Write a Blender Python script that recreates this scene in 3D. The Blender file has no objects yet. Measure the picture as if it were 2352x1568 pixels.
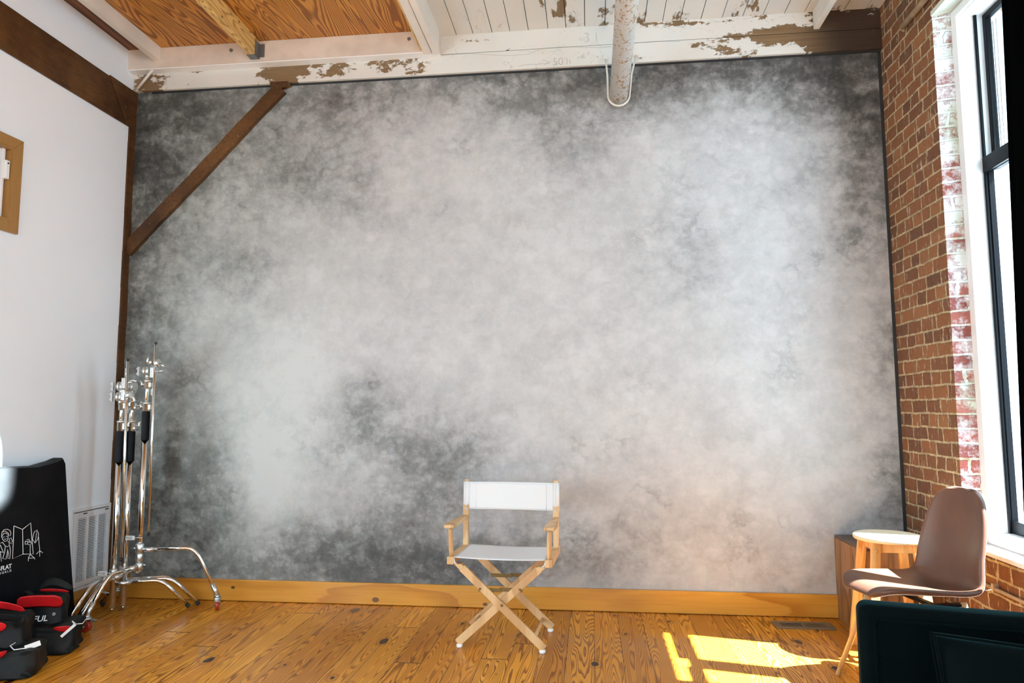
import bpy, math, random
from mathutils import Vector, Matrix
random.seed(7)
PI = math.pi
S = bpy.context.scene
COL = S.collection

# ------------------------------------------------------------------ node expressions
class V:
    def __init__(s, t, sock): s.t, s.s = t, sock
    def _m(s, op, b=None, c=None):
        n = s.t.nodes.new('ShaderNodeMath'); n.operation = op
        for i, a in enumerate((s, b, c)):
            if a is None: continue
            if isinstance(a, V): s.t.links.new(a.s, n.inputs[i])
            else: n.inputs[i].default_value = a
        return V(s.t, n.outputs[0])
    def __add__(s, b): return s._m('ADD', b)
    __radd__ = __add__
    def __sub__(s, b): return s._m('SUBTRACT', b)
    def __rsub__(s, b): return (s * -1) + b
    def __mul__(s, b): return s._m('MULTIPLY', b)
    __rmul__ = __mul__
    def __truediv__(s, b): return s._m('DIVIDE', b)
    def abs(s): return s._m('ABSOLUTE')
    def floor(s): return s._m('FLOOR')
    def fract(s): return s._m('FRACT')
    def sin(s): return s._m('SINE')
    def sq(s): return s * s
    def pow(s, b): return s._m('POWER', b)
    def max(s, b): return s._m('MAXIMUM', b)
    def min(s, b): return s._m('MINIMUM', b)
    def gt(s, b): return s._m('GREATER_THAN', b)
    def lt(s, b): return s._m('LESS_THAN', b)
    def clamp(s): 
        r = s._m('ADD', 0.0); r.s.node.use_clamp = True; return r
    def ss(s, a, b, lo=0.0, hi=1.0):
        n = s.t.nodes.new('ShaderNodeMapRange'); n.interpolation_type = 'SMOOTHSTEP'
        s.t.links.new(s.s, n.inputs[0])
        if a > b: a, b, lo, hi = b, a, hi, lo
        for i, x in zip((1, 2, 3, 4), (a, b, lo, hi)): n.inputs[i].default_value = x
        return V(s.t, n.outputs[0])

class Mat:
    def __init__(s, name, rough=0.5, metal=0.0, base=None, **kw):
        s.m = bpy.data.materials.new(name); s.m.use_nodes = True
        s.t = s.m.node_tree; s.b = s.t.nodes['Principled BSDF']
        s.set('Roughness', rough); s.set('Metallic', metal)
        if base: s.set('Base Color', (*base, 1))
        for k, v in kw.items(): s.set(k.replace('_', ' '), v)
    def set(s, k, v):
        if isinstance(v, V): s.t.links.new(v.s, s.b.inputs[k])
        else: s.b.inputs[k].default_value = v
    def pos(s):
        g = s.t.nodes.new('ShaderNodeNewGeometry'); x = s.t.nodes.new('ShaderNodeSeparateXYZ')
        s.t.links.new(g.outputs['Position'], x.inputs[0])
        return [V(s.t, x.outputs[i]) for i in range(3)]
    def obj(s):
        g = s.t.nodes.new('ShaderNodeTexCoord'); x = s.t.nodes.new('ShaderNodeSeparateXYZ')
        s.t.links.new(g.outputs['Object'], x.inputs[0])
        return [V(s.t, x.outputs[i]) for i in range(3)]
    def vec(s, x, y, z=0.0):
        c = s.t.nodes.new('ShaderNodeCombineXYZ')
        for i, a in enumerate((x, y, z)):
            if isinstance(a, V): s.t.links.new(a.s, c.inputs[i])
            else: c.inputs[i].default_value = a
        return V(s.t, c.outputs[0])
    def noise(s, v, scale=1, detail=2, rough=.5, dist=0.0, lac=2.0):
        n = s.t.nodes.new('ShaderNodeTexNoise'); s.t.links.new(v.s, n.inputs['Vector'])
        n.inputs['Scale'].default_value = scale; n.inputs['Detail'].default_value = detail
        n.inputs['Roughness'].default_value = rough; n.inputs['Distortion'].default_value = dist
        n.inputs['Lacunarity'].default_value = lac
        return V(s.t, n.outputs[0])
    def white(s, v):
        n = s.t.nodes.new('ShaderNodeTexWhiteNoise'); n.noise_dimensions = '3D'
        s.t.links.new(v.s, n.inputs['Vector']); return V(s.t, n.outputs['Value'])
    def voro(s, v, scale, rnd=1.0):
        n = s.t.nodes.new('ShaderNodeTexVoronoi'); n.voronoi_dimensions = '2D'; s.t.links.new(v.s, n.inputs['Vector'])
        n.inputs['Scale'].default_value = scale; n.inputs['Randomness'].default_value = rnd
        return V(s.t, n.outputs['Distance']), V(s.t, n.outputs['Color'])
    def ramp(s, f, *stops):
        n = s.t.nodes.new('ShaderNodeValToRGB'); s.t.links.new(f.s, n.inputs[0])
        el = n.color_ramp.elements
        while len(el) < len(stops): el.new(.5)
        for e, (p, c) in zip(el, stops): e.position = p; e.color = (*c, 1)
        return V(s.t, n.outputs[0])
    def mix(s, f, a, b, mode='MIX'):
        n = s.t.nodes.new('ShaderNodeMix'); n.data_type = 'RGBA'; n.blend_type = mode
        for i, x in ((0, f), (6, a), (7, b)):
            if isinstance(x, V): s.t.links.new(x.s, n.inputs[i])
            elif i == 0: n.inputs[0].default_value = x
            else: n.inputs[i].default_value = (*x, 1)
        return V(s.t, n.outputs[2])
    def bump(s, h, strength=.3, dist=.01):
        n = s.t.nodes.new('ShaderNodeBump'); n.inputs['Strength'].default_value = strength
        n.inputs['Distance'].default_value = dist; s.t.links.new(h.s, n.inputs['Height'])
        s.t.links.new(n.outputs[0], s.b.inputs['Normal'])

M = {}
def simple(name, base, rough=.5, metal=0., var=.0, scale=30, bump=0., **kw):
    m = Mat(name, rough, metal, base, **kw)
    x, y, z = m.obj(); v = m.vec(x, y, z)
    if var:
        n = m.noise(v, scale, 4)
        m.set('Base Color', m.mix(n.ss(.3, .7), [c * (1 - var) for c in base], [min(1, c * (1 + var)) for c in base]))
    if bump: m.bump(m.noise(v, scale * 2, 4), bump, .004)
    M[name] = m; return m
def out(m): return m.m

# ---- floor: heart-pine boards running away from the camera
m = Mat('pine_floor', .22); M['floor'] = m
x, y, z = m.pos()
W = .142
u = x / W; idx = u.floor(); fr = u.fract()
r1 = m.white(m.vec(idx, 3.1)); r2 = m.white(m.vec(idx, 9.7))
seg = y / 4.2 + r1 * 5.0; sid = seg.floor(); sfr = seg.fract()
rr = m.white(m.vec(idx, sid, 1.0)); rb = m.white(m.vec(idx, sid, 7.0))
gx = fr * .60 + rr * 37.0; gy = y * .34 + rb * 11.0
bw = m.noise(m.vec(gx * 1.3, gy * 1.15, rr * 5.0), 1.7, 2, .40, .1)
fine = m.noise(m.vec(x * 260.0, y * 6.0), 1, 3)
wav = m.noise(m.vec(x * 10.0, y * 1.3, rr * 9.0), 1, 2)
rings = ((bw * 34.0 + ((fr - .5 + (rr - .5) * .6).sq() + .02).pow(.5) * (rb * 9.0 + 2.0) + wav * 1.4 + fine * .25).fract())
line = rings.ss(.35, .80) * rings.ss(1.0, .92)
kd, kc = m.voro(m.vec(x * 1.0, y * .55), 3.4)
kr = m.white(m.vec((kc * 1.0), 2.0, 3.0)); kq = kd + m.noise(m.vec(x * 9.0, y * 9.0), 2, 3) * .07 + kr * .16
knot = kq.ss(.150, .112); halo = (kq - .175).abs().ss(.03, .0) * .5
tone = m.ramp(rr, (0, (.50, .185, .016)), (.35, (.70, .275, .024)), (.7, (.80, .35, .036)), (1, (.60, .235, .020)))
dark = m.mix(rb * .5 + .2, (.18, .050, .005), (.30, .095, .009))
c = m.mix(line * (r2 * .35 + .62), tone, dark)
blot = m.noise(m.vec(x * 1.2, y * .7), 2.2, 3)
c = m.mix(blot.ss(.58, .8) * .35, c, (.16, .042, .006))
c = m.mix(halo, c, dark)
c = m.mix(knot, c, (.040, .013, .005))
gap = (fr - .5).abs().ss(.484, .496) .max((sfr - .5).abs().ss(.4985, .4996))
c = m.mix(gap * .85, c, (.03, .010, .003))
scr = m.noise(m.vec(x * 30.0, y * 45.0, 3.0), 1, 5, .7).ss(.72, .80)
c = m.mix(scr * .35, c, (.75, .55, .34))
m.set('Base Color', c)
m.set('Roughness', m.noise(m.vec(x * 3.0, y * 3.0), 3, 4).ss(.3, .7, .12, .26))
m.set('Coat Weight', .0); m.set('Specular IOR Level', .30)
m.bump((gap * -1.0) + line * -.12, .35, .003)

# ---- painted cloud mural
m = Mat('cloud_mural', .62); M['mural'] = m
x, y, z = m.pos()
w1 = m.noise(m.vec(x, z, 1.0), 1.5, 2, .45); w2 = m.noise(m.vec(x, z, 8.0), 1.5, 2, .45)
f1 = m.noise(m.vec(x, z, 21.0), 7.0, 6, .6)
X = x + (w1 - .5) * .55 + (f1 - .5) * .20; Z = z + (w2 - .5) * .55 - (f1 - .5) * .16
D = None
for cx, cz, sx, sz, a in ((-3.25, 3.3, .85, .62, .95), (-3.25, 2.3, .42, .8, .72), (-3.3, 1.5, .35, .6, .38), (-2.95, .62, .42, .62, .82), (-2.5, .75, .24, .6, .25),  # lower-left blobs partly paint in the light stands' cast shadow
        (-1.5, 1.15, .32, .26, .56), (-1.02, .85, .38, .28, .60), (-1.5, .30, .55, .26, .75), (-1.0, .16, .45, .26, .62), (-.45, .30, .5, .22, .42),
        (-1.6, 3.6, .9, .34, .62), (-.2, 3.62, .8, .38, .74), (1.1, 3.58, .9, .36, .84), (1.8, 3.0, .32, .8, .70), (1.8, 3.45, .5, .3, .5), (1.86, 1.65, .16, .22, .62),
        (1.85, .75, .22, .45, .55), (-.1, 3.0, .35, .3, .26), (.55, 2.2, .25, .3, .18), (-1.9, 2.9, .5, .3, .35), (-2.35, 2.2, .3, .3, .34), (.2, .45, .4, .3, .16),
        (-2.2, .15, .6, .18, .45), (1.2, .3, .4, .2, .15), (-2.15, 1.35, .38, .65, -.26), (-2.2, .75, .22, .35, -.18)):  # negative blobs paint in the glare glow beside the stands
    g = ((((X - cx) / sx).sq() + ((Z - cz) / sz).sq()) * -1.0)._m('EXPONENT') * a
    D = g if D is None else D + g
cl = m.noise(m.vec(x, z * 1.1, 2.0), 2.6, 8, .58)
cl2 = m.noise(m.vec(x * 1.05, z, 5.0), 9.0, 9, .66)
cl3 = m.noise(m.vec(x, z, 11.0), 30.0, 7, .72)
cr = (m.noise(m.vec(x, z * 1.1, 15.0), 5.5, 9, .62) - .5).abs()
vein = (m.noise(m.vec(x, z, 4.0), 4.2, 9, .60) - .5).abs().ss(.055, .0) * m.noise(m.vec(x, z, 6.0), 2.6, 4).ss(.52, .70) * cl3.ss(.25, .6)
brush = m.noise(m.vec(x * 9.0, z * 7.0, 1.0), 3, 4, .7)
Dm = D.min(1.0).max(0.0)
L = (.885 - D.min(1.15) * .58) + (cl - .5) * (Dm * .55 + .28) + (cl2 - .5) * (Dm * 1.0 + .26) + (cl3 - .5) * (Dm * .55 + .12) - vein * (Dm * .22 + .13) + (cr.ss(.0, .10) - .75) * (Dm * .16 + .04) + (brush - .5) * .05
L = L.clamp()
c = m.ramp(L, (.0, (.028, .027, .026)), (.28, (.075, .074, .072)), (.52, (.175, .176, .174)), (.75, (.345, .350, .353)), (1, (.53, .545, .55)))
tint = x.ss(-3.0, -1.2) ;  # paints in the greenish glow at left and pink bounce at right
c = m.mix(1.0, c, m.mix(tint, (.94, 1.0, .985), (1.0, .985, .99)), 'MULTIPLY')
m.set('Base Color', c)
m.bump(brush + cl2, .12, .004)

# ---- brick
def brick(name, painted):
    m = Mat(name, .88); M[name] = m
    x, y, z = m.pos()
    wob = (m.noise(m.vec(x + y, z, 2.0), 9, 5, .65) - .5)
    wob2 = (m.noise(m.vec(x + y, z, 5.0), 8, 5, .65) - .5)
    u = x + y + wob * .045; v = z + wob2 * .026
    n = m.t.nodes.new('ShaderNodeTexBrick')
    m.t.links.new(m.vec(u, v).s, n.inputs['Vector'])
    n.offset = .5; n.squash = .62; n.squash_frequency = 3
    n.inputs['Color1'].default_value = (0, 0, 0, 1); n.inputs['Color2'].default_value = (1, 1, 1, 1)
    n.inputs['Mortar'].default_value = (.5, .5, .5, 1)
    n.inputs['Scale'].default_value = 1; n.inputs['Mortar Size'].default_value = .0075
    n.inputs['Mortar Smooth'].default_value = .35; n.inputs['Bias'].default_value = 0
    n.inputs['Brick Width'].default_value = .17; n.inputs['Row Height'].default_value = .0762
    tone = V(m.t, n.outputs['Color']); mort = V(m.t, n.outputs['Fac'])
    ns = m.noise(m.vec(x, y, z), 34, 7, .72); nb = m.noise(m.vec(x, y, z), 5, 3)
    if painted: bc = m.ramp(tone, (0, (.16, .035, .025)), (.5, (.27, .055, .035)), (1, (.34, .10, .07)))
    else: bc = m.ramp(tone, (0, (.075, .024, .010)), (.35, (.135, .042, .014)), (.7, (.20, .066, .020)), (1, (.27, .105, .034)))
    bc = m.mix(ns.ss(.30, .70) * .38, bc, (.25, .105, .038) if not painted else (.34, .16, .15))
    bc = m.mix(m.noise(m.vec((x + y) * 30.0, z * 30.0, 1.0), 1, 4, .7).ss(.55, .7) * .5, bc, (.05, .02, .01) if not painted else (.13, .06, .06))
    mc = m.mix(ns.ss(.25, .75), (.20, .13, .065), (.60, .45, .27))
    edge = (mort + (ns - .5) * 1.5).ss(.38, .60)
    c = m.mix(edge, bc, mc)
    drip = m.noise(m.vec((x + y) * 42.0, z * 9.0, x), 1, 6, .7).ss(.585, .66)
    c = m.mix(drip * (.0 if painted else .65), c, (.62, .52, .40))
    if painted:
        pn = m.noise(m.vec(x, y, z), 16, 8, .74) + (z.ss(.9, 3.0) - .5) * .13 + edge * .10 + (m.noise(m.vec(x, y, z), 4.5, 2) - .5) * .5
        pc = m.mix(m.noise(m.vec(x, y, z), 3, 3).ss(.45, .62), (.80, .81, .83), (.56, .60, .50))
        c = m.mix(pn.ss(.40, .50) * .45, c, pc); c = m.mix(pn.ss(.53, .555), c, pc)
    m.set('Base Color', c)
    m.bump((mort * -1.0) + ns * .35, .8, .010)
simple('brick_white', (.78, .79, .80), .8, var=.08, scale=12, bump=.3)
brick('brick', False); brick('brick_painted', True)

# ---- peeling white paint
def peel(name, thr, density=None, ax='x', white=((.58, .56, .52), (.70, .69, .66)), under=((.115, .065, .028), (.25, .155, .075))):
    m = Mat(name, .6); M[name] = m
    x, y, z = m.pos()
    a, b = (x, z) if ax == 'x' else (x, y)
    q = m.vec(a * (1.0 if ax == 'x' else 1.5), b * (1.8 if ax == 'x' else .55), z * .4)
    n = m.noise(q, 4.2, 7, .62, .2)
    if density: n = n + density(m, x, y, z)
    mask = n.ss(thr, thr + .012)
    wc = m.mix(m.noise(m.vec(x, y, z), 2.2, 4), white[0], white[1])
    grain = m.noise(m.vec(a * (3.0 if ax == 'x' else 60.0), b * (60.0 if ax == 'x' else 3.0)), 1, 4)
    uc = m.mix(grain, under[0], under[1])
    if density: uc = m.mix(x.ss(1.25, 1.65), uc, m.mix(grain, (.012, .006, .003), (.045, .020, .009)))
    crack = ((m.noise(q, 5.5, 4) - .5).abs().ss(.004, .0)) * m.noise(q, 2.5, 1).ss(.5, .6)
    edge = (n - thr).abs().ss(.02, .0)
    c = m.mix(mask, wc, uc)
    c = m.mix((crack * .6).max(edge * .35), c, (.09, .06, .035))
    m.set('Base Color', c); m.bump(mask * -1.0, .4, .003)
    return m
def hd(m, x, y, z):
    d = x.ss(1.30, 1.62) * .26 + x.ss(.35, 1.2) * .05 - .01 + (m.noise(m.vec(x * 2.0, z * 3.0, 3.0), 14, 5, .75) - .5) * .30
    for cx, cz, sx, sz, a in ((-2.12, 3.60, .13, .07, .42), (-2.45, 3.66, .35, .03, .10), (-3.1, 3.62, .24, .10, .22), (1.05, 3.64, .20, .045, .22), (1.25, 3.69, .18, .06, .2), (.62, 3.575, .08, .03, .2), (.7, 3.62, .06, .02, .16), (-1.72, 3.6, .35, .08, .17), (-1.3, 3.60, .2, .06, .12), (-.75, 3.74, .35, .035, .10), (-2.75, 3.66, .25, .03, .16), (.95, 3.56, .1, .03, .12), (1.35, 3.60, .1, .1, .16), (.35, 3.79, .2, .02, .1), (-1.2, 3.55, .12, .05, .10), (.8, 3.77, .3, .02, .12)):
        d = d + ((((x - cx) / sx).sq() + ((z - cz) / sz).sq()) * -1.0)._m('EXPONENT') * a
    return d
m = peel('header_paint', .645, hd)
peel('board_paint', .600, None, 'y')
simple('white_joist', (.72, .68, .62), .55, var=.06, scale=4)
simple('lintel_paint', (.60, .62, .53), .7, var=.18, scale=9)
simple('ledger_paint', (.64, .55, .47), .6, var=.10, scale=6)

# ---- wood kinds
def wood(name, light, dark, axis, rings=9., freq=3., rough=.5, knots=0., stretch=.12, world=True, sharp=(.45, .9), coat=0.):
    m = Mat(name, rough); M[name] = m
    p = m.pos() if world else m.obj()
    q = [a * (stretch if i == axis else 1.0) for i, a in enumerate(p)]
    n = m.noise(m.vec(*q), freq, 3, .5, .4)
    f = m.noise(m.vec(*[a * (2.0 if i == axis else 55.0) for i, a in enumerate(p)]), 1.5, 3)
    r = (n * rings + f * .2).fract()
    ln = r.ss(*sharp) * r.ss(1.0, .93)
    c = m.mix(ln, light, dark)
    c = m.mix(f.ss(.35, .75) * .28, c, dark)
    if knots:
        _o = [p[i] for i in range(3) if i != axis]; kd, kc = m.voro(m.vec(p[axis] * .7, _o[0] + _o[1]), knots)
        c = m.mix((kd + (n - .5) * .1).ss(.050, .030), c, [k * .30 for k in dark])
    m.set('Base Color', c)
    if coat: m.set('Coat Weight', coat)
    m.bump(f + ln, .15, .002)
    return m
wood('plywood', (.55, .24, .042), (.22, .070, .010), 1, 44., 2.3, .45, 0, .20, True, (.30, .70))
wood('plywood_dark', (.20, .075, .025), (.07, .022, .008), 1, 10., 3., .6)
wood('lumber', (.78, .53, .20), (.42, .22, .055), 1, 34., 4., .5, 4.2, .10)
wood('baseboard', (.62, .285, .040), (.44, .170, .018), 0, 6., 2.4, .33, 3.3, .16, True, (.4, .95), .1)
wood('baseboard_side', (.50, .24, .06), (.33, .125, .020), 1, 6., 2.4, .33, 3.3, .16, True, (.4, .95), .3)
wood('casing_wood', (.36, .19, .055), (.24, .11, .028), 2, 4., 2.5, .4, 0, .2)
wood('crate_wood', (.30, .145, .055), (.15, .06, .02), 2, 7., 5., .45, 0, .14, True)
simple('crate_top', (.10, .060, .045), .5, var=.2, scale=8)
wood('chair_wood', (.68, .44, .22), (.50, .28, .12), 2, 3., 6., .42, 0, .15, False)
wood('stool_wood', (.74, .42, .15), (.55, .26, .07), 2, 5., 6., .35, 0, .12, False)
wood('stool_top_wood', (.80, .66, .45), (.70, .52, .32), 0, 4., 6., .35, 0, .12, False)
wood('leg_wood', (.72, .45, .20), (.55, .30, .11), 2, 3., 8., .35, 0, .12, False)
def timber(name):
    m = Mat(name, .5); M[name] = m
    x, y, z = m.pos()
    a = m.noise(m.vec(x, y, z), 3.5, 5, .6); f = m.noise(m.vec(x * 8.0, y * 8.0, z * 8.0), 4, 5, .7)
    c = m.ramp(a, (.25, (.028, .012, .005)), (.5, (.085, .036, .011)), (.75, (.15, .068, .022)))
    g = m.noise(m.vec(x * 30.0, y * 4.0, z * 30.0), 2, 4)
    c = m.mix(g.ss(.4, .8) * .6, c, (.03, .012, .005))
    c = m.mix(f.ss(.66, .74) * .8, c, (.60, .55, .46))
    m.set('Base Color', c); m.set('Specular IOR Level', .25); m.bump(f + a, .4, .004)
timber('timber')

# ---- plain kinds
simple('wall_paint', (.87, .90, .95), .75, var=.012, scale=2)
simple('white_trim', (.86, .86, .86), .4)
simple('white_metal', (.80, .80, .82), .42)
simple('duct_dark', (.05, .05, .055), .8)
simple('black_sash', (.004, .004, .005), .35, Specular_IOR_Level=.08)
simple('chrome', (.80, .78, .75), .10, 1.)
simple('cast_metal', (.72, .72, .70), .32, 1., var=.08, scale=60)
simple('zinc', (.62, .63, .63), .35, 1.)
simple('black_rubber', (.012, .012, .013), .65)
simple('foam_grip', (.004, .004, .005), .95, Specular_IOR_Level=.1, bump=.2, scale=300)
simple('red_wheel', (.36, .025, .012), .22)
simple('brass', (.17, .10, .035), .4, .8)
simple('vent_brown', (.22, .185, .13), .4, .5)
simple('canvas', (.74, .74, .75), .85, bump=.25, scale=400)
simple('white_plastic', (.85, .85, .85), .4)
simple('print_white', (.88, .88, .90), .7)
simple('print_black', (.03, .03, .03), .6)
simple('pencil', (.30, .29, .28), .8)
simple('stitch', (.85, .80, .78), .7)
simple('black_cloth', (.0045, .0048, .0058), .85, var=.4, scale=5, bump=.3, Specular_IOR_Level=.12)
simple('black_nylon', (.004, .0048, .005), .55, var=.3, scale=14, bump=.35, Specular_IOR_Level=.25)
simple('webbing', (.009, .011, .011), .7, bump=.4, scale=150, Specular_IOR_Level=.2)
simple('red_nylon', (.62, .012, .018), .42, var=.15, scale=14, bump=.3)
simple('curtain_cloth', (.0012, .0012, .0012), 1.0, Specular_IOR_Level=.0)
m = simple('leather', (.108, .047, .028), .42, var=.10, scale=9, bump=.06, Specular_IOR_Level=.35)
simple('velvet', (.0002, .0017, .0020), .85, Specular_IOR_Level=.05, Sheen_Weight=.14, Sheen_Roughness=.30, Sheen_Tint=(.06, .36, .42, 1))
simple('conduit', (.55, .44, .33), .45, .4)
simple('conduit_tan', (.42, .31, .19), .6, var=.2, scale=20)
simple('hanger_grey', (.25, .25, .25), .45, .8)
m = Mat('pipe_paint', .55); M['pipe_paint'] = m
x, y, z = m.pos()
n = m.noise(m.vec(x, y, z), 42, 4, .6, .8); n2 = m.noise(m.vec(x, y, z), 5, 2)
c = m.mix((n + (n2 - .5) * .25).ss(.56, .60), (.78, .75, .70), (.50, .25, .07))
c = m.mix((n + (n2 - .5) * .1).ss(.69, .71), c, (.10, .06, .03))
m.set('Base Color', c); m.bump(n, .5, .004)
m = Mat('glass', 0.02); M['glass'] = m
_t = m.t; _tr = _t.nodes.new('ShaderNodeBsdfTransparent'); _tr.inputs[0].default_value = (.97, .985, 1, 1)
_gl = _t.nodes.new('ShaderNodeBsdfGlossy'); _gl.inputs['Roughness'].default_value = .01
_lw = _t.nodes.new('ShaderNodeLayerWeight'); _lw.inputs[0].default_value = .5
_fr = (V(_t, _lw.outputs['Facing']).pow(4.0) * .45 + .04).s.node
_mx = _t.nodes.new('ShaderNodeMixShader'); _t.links.new(_fr.outputs[0], _mx.inputs[0]); _t.links.new(_tr.outputs[0], _mx.inputs[1]); _t.links.new(_gl.outputs[0], _mx.inputs[2])
_t.links.new(_mx.outputs[0], _t.nodes['Material Output'].inputs[0])

# ------------------------------------------------------------------ mesh builder
class MB:
    def __init__(s): s.v = []; s.f = []; s.sm = []
    def add(s, vs, fs, smooth=False, mat=None):
        o = len(s.v)
        s.v += [tuple(mat @ Vector(p)) if mat else tuple(p) for p in vs]
        s.f += [tuple(i + o for i in f) for f in fs]; s.sm += [smooth] * len(fs); return s
    def box(s, x0, x1, y0, y1, z0, z1, mat=None):
        v = [(x, y, z) for x in (x0, x1) for y in (y0, y1) for z in (z0, z1)]
        return s.add(v, [(0, 1, 3, 2), (4, 6, 7, 5), (0, 4, 5, 1), (2, 3, 7, 6), (0, 2, 6, 4), (1, 5, 7, 3)], mat=mat)
    def bar(s, a, b, w, t, side=(1, 0, 0), w2=None, t2=None):
        """board from a to b; w along 'side', t along the third direction"""
        a, b = Vector(a), Vector(b); d = (b - a).normalized(); sd = Vector(side)
        sd = (sd - d * sd.dot(d)).normalized(); n = d.cross(sd)
        w2 = w if w2 is None else w2; t2 = t if t2 is None else t2; v = []
        for p, ww, tt in ((a, w, t), (b, w2, t2)):
            for i, j in ((-1, -1), (1, -1), (1, 1), (-1, 1)): v.append(p + sd * ww / 2 * i + n * tt / 2 * j)
        return s.add(v, [(3, 2, 1, 0), (4, 5, 6, 7), (0, 1, 5, 4), (1, 2, 6, 5), (2, 3, 7, 6), (3, 0, 4, 7)])
    def tube(s, pts, r, n=12, r2=None, closed=False):
        P = [Vector(p) for p in pts]; N = len(P); vs = []; up = None
        for i, p in enumerate(P):
            d = ((P[(i + 1) % N] if closed or i < N - 1 else p) - (P[i - 1] if closed or i else p)).normalized()
            if up is None: up = Vector((0, 0, 1)) if abs(d.z) < .9 else Vector((1, 0, 0))
            up = (up - d * up.dot(d)).normalized(); sd = d.cross(up)
            rad = r if r2 is None else r + (r2 - r) * i / (N - 1)
            if callable(r): rad = r(i / max(1, N - 1))
            for k in range(n):
                a = 2 * PI * k / n; vs.append(p + (up * math.cos(a) + sd * math.sin(a)) * rad)
        fs = [(i * n + k, i * n + (k + 1) % n, ((i + 1) % N) * n + (k + 1) % n, ((i + 1) % N) * n + k) for i in range(N if closed else N - 1) for k in range(n)]
        s.add(vs, fs, True)
        if not closed:
            o = len(s.v) - len(vs)
            s.f += [tuple(o + k for k in reversed(range(n))), tuple(o + (N - 1) * n + k for k in range(n))]; s.sm += [False, False]
        return s
    def lathe(s, prof, c=(0, 0, 0), axis=(0, 0, 1), n=24, smooth=True):
        """prof: (radius, height) along axis"""
        ax = Vector(axis).normalized(); q = ax.to_track_quat('Z', 'Y'); c = Vector(c); vs = []
        for r, h in prof:
            for k in range(n):
                a = 2 * PI * k / n; vs.append(c + q @ Vector((r * math.cos(a), r * math.sin(a), h)))
        fs = [(i * n + k, i * n + (k + 1) % n, (i + 1) * n + (k + 1) % n, (i + 1) * n + k) for i in range(len(prof) - 1) for k in range(n)]
        o = len(s.v); s.add(vs, fs, smooth)
        s.f += [tuple(o + k for k in reversed(range(n))), tuple(o + (len(prof) - 1) * n + k for k in range(n))]; s.sm += [False, False]
        return s
    def cyl(s, c, r, h, axis=(0, 0, 1), n=20, ch=.0):
        """cylinder centred on c"""
        if ch: pr = [(r - ch, -h / 2), (r, -h / 2 + ch), (r, h / 2 - ch), (r - ch, h / 2)]
        else: pr = [(r, -h / 2), (r, h / 2)]
        return s.lathe(pr, c, axis, n)
    def ball(s, c, r, n=14, sc=(1, 1, 1)):
        vs = []; fs = []; m_ = n // 2
        for i in range(m_ + 1):
            a = PI * i / m_
            for k in range(n):
                b = 2 * PI * k / n
                vs.append((c[0] + r * sc[0] * math.sin(a) * math.cos(b), c[1] + r * sc[1] * math.sin(a) * math.sin(b), c[2] + r * sc[2] * math.cos(a)))
        for i in range(m_):
            for k in range(n): fs.append((i * n + k, (i + 1) * n + k, (i + 1) * n + (k + 1) % n, i * n + (k + 1) % n))
        return s.add(vs, fs, True)
    def prism(s, poly, d):
        """poly: 3D points of one face, d: extrusion vector"""
        n = len(poly); d = Vector(d); a = [Vector(p) for p in poly]; b = [p + d for p in a]
        return s.add(a + b, [tuple(range(n))[::-1], tuple(range(n, 2 * n))] + [(i, (i + 1) % n, n + (i + 1) % n, n + i) for i in range(n)])
    def grid(s, fn, nu, nv, smooth=True):
        vs = [fn(i / nu, j / nv) for j in range(nv + 1) for i in range(nu + 1)]
        fs = [(j * (nu + 1) + i, j * (nu + 1) + i + 1, (j + 1) * (nu + 1) + i + 1, (j + 1) * (nu + 1) + i) for j in range(nv) for i in range(nu)]
        return s.add(vs, fs, smooth)
    def build(s, name, mat, parent=None, loc=None, bevel=0, seg=2, solid=0, sub=0, fixn=True, off=0, disp=None):
        me = bpy.data.meshes.new(name); me.from_pydata([tuple(p) for p in s.v], [], s.f)
        for p, k in zip(me.polygons, s.sm): p.use_smooth = k
        if fixn:
            import bmesh
            bm = bmesh.new(); bm.from_mesh(me)
            if sub or solid: bmesh.ops.remove_doubles(bm, verts=bm.verts, dist=1e-5)
            bmesh.ops.recalc_face_normals(bm, faces=bm.faces); bm.to_mesh(me); bm.free()
        o = bpy.data.objects.new(name, me); COL.objects.link(o); me.materials.append(M[mat].m)
        if parent: o.parent = parent
        if loc: o.location = loc
        if solid:
            k = o.modifiers.new('Solidify', 'SOLIDIFY'); k.thickness = solid; k.offset = off
        if bevel:
            k = o.modifiers.new('Bevel', 'BEVEL'); k.width = bevel; k.segments = seg; k.limit_method = 'ANGLE'; k.angle_limit = math.radians(40); k.harden_normals = False
            if seg > 2:
                for p in me.polygons: p.use_smooth = True
        if sub:
            k = o.modifiers.new('Subsurf', 'SUBSURF'); k.levels = sub; k.render_levels = sub
        if disp:
            tx = bpy.data.textures.new(name + '_folds', 'CLOUDS'); tx.noise_scale = disp[1]; tx.noise_depth = 2
            k = o.modifiers.new('Displace', 'DISPLACE'); k.texture = tx; k.strength = disp[0]; k.mid_level = .5; k.texture_coords = 'LOCAL'
        return o

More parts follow.
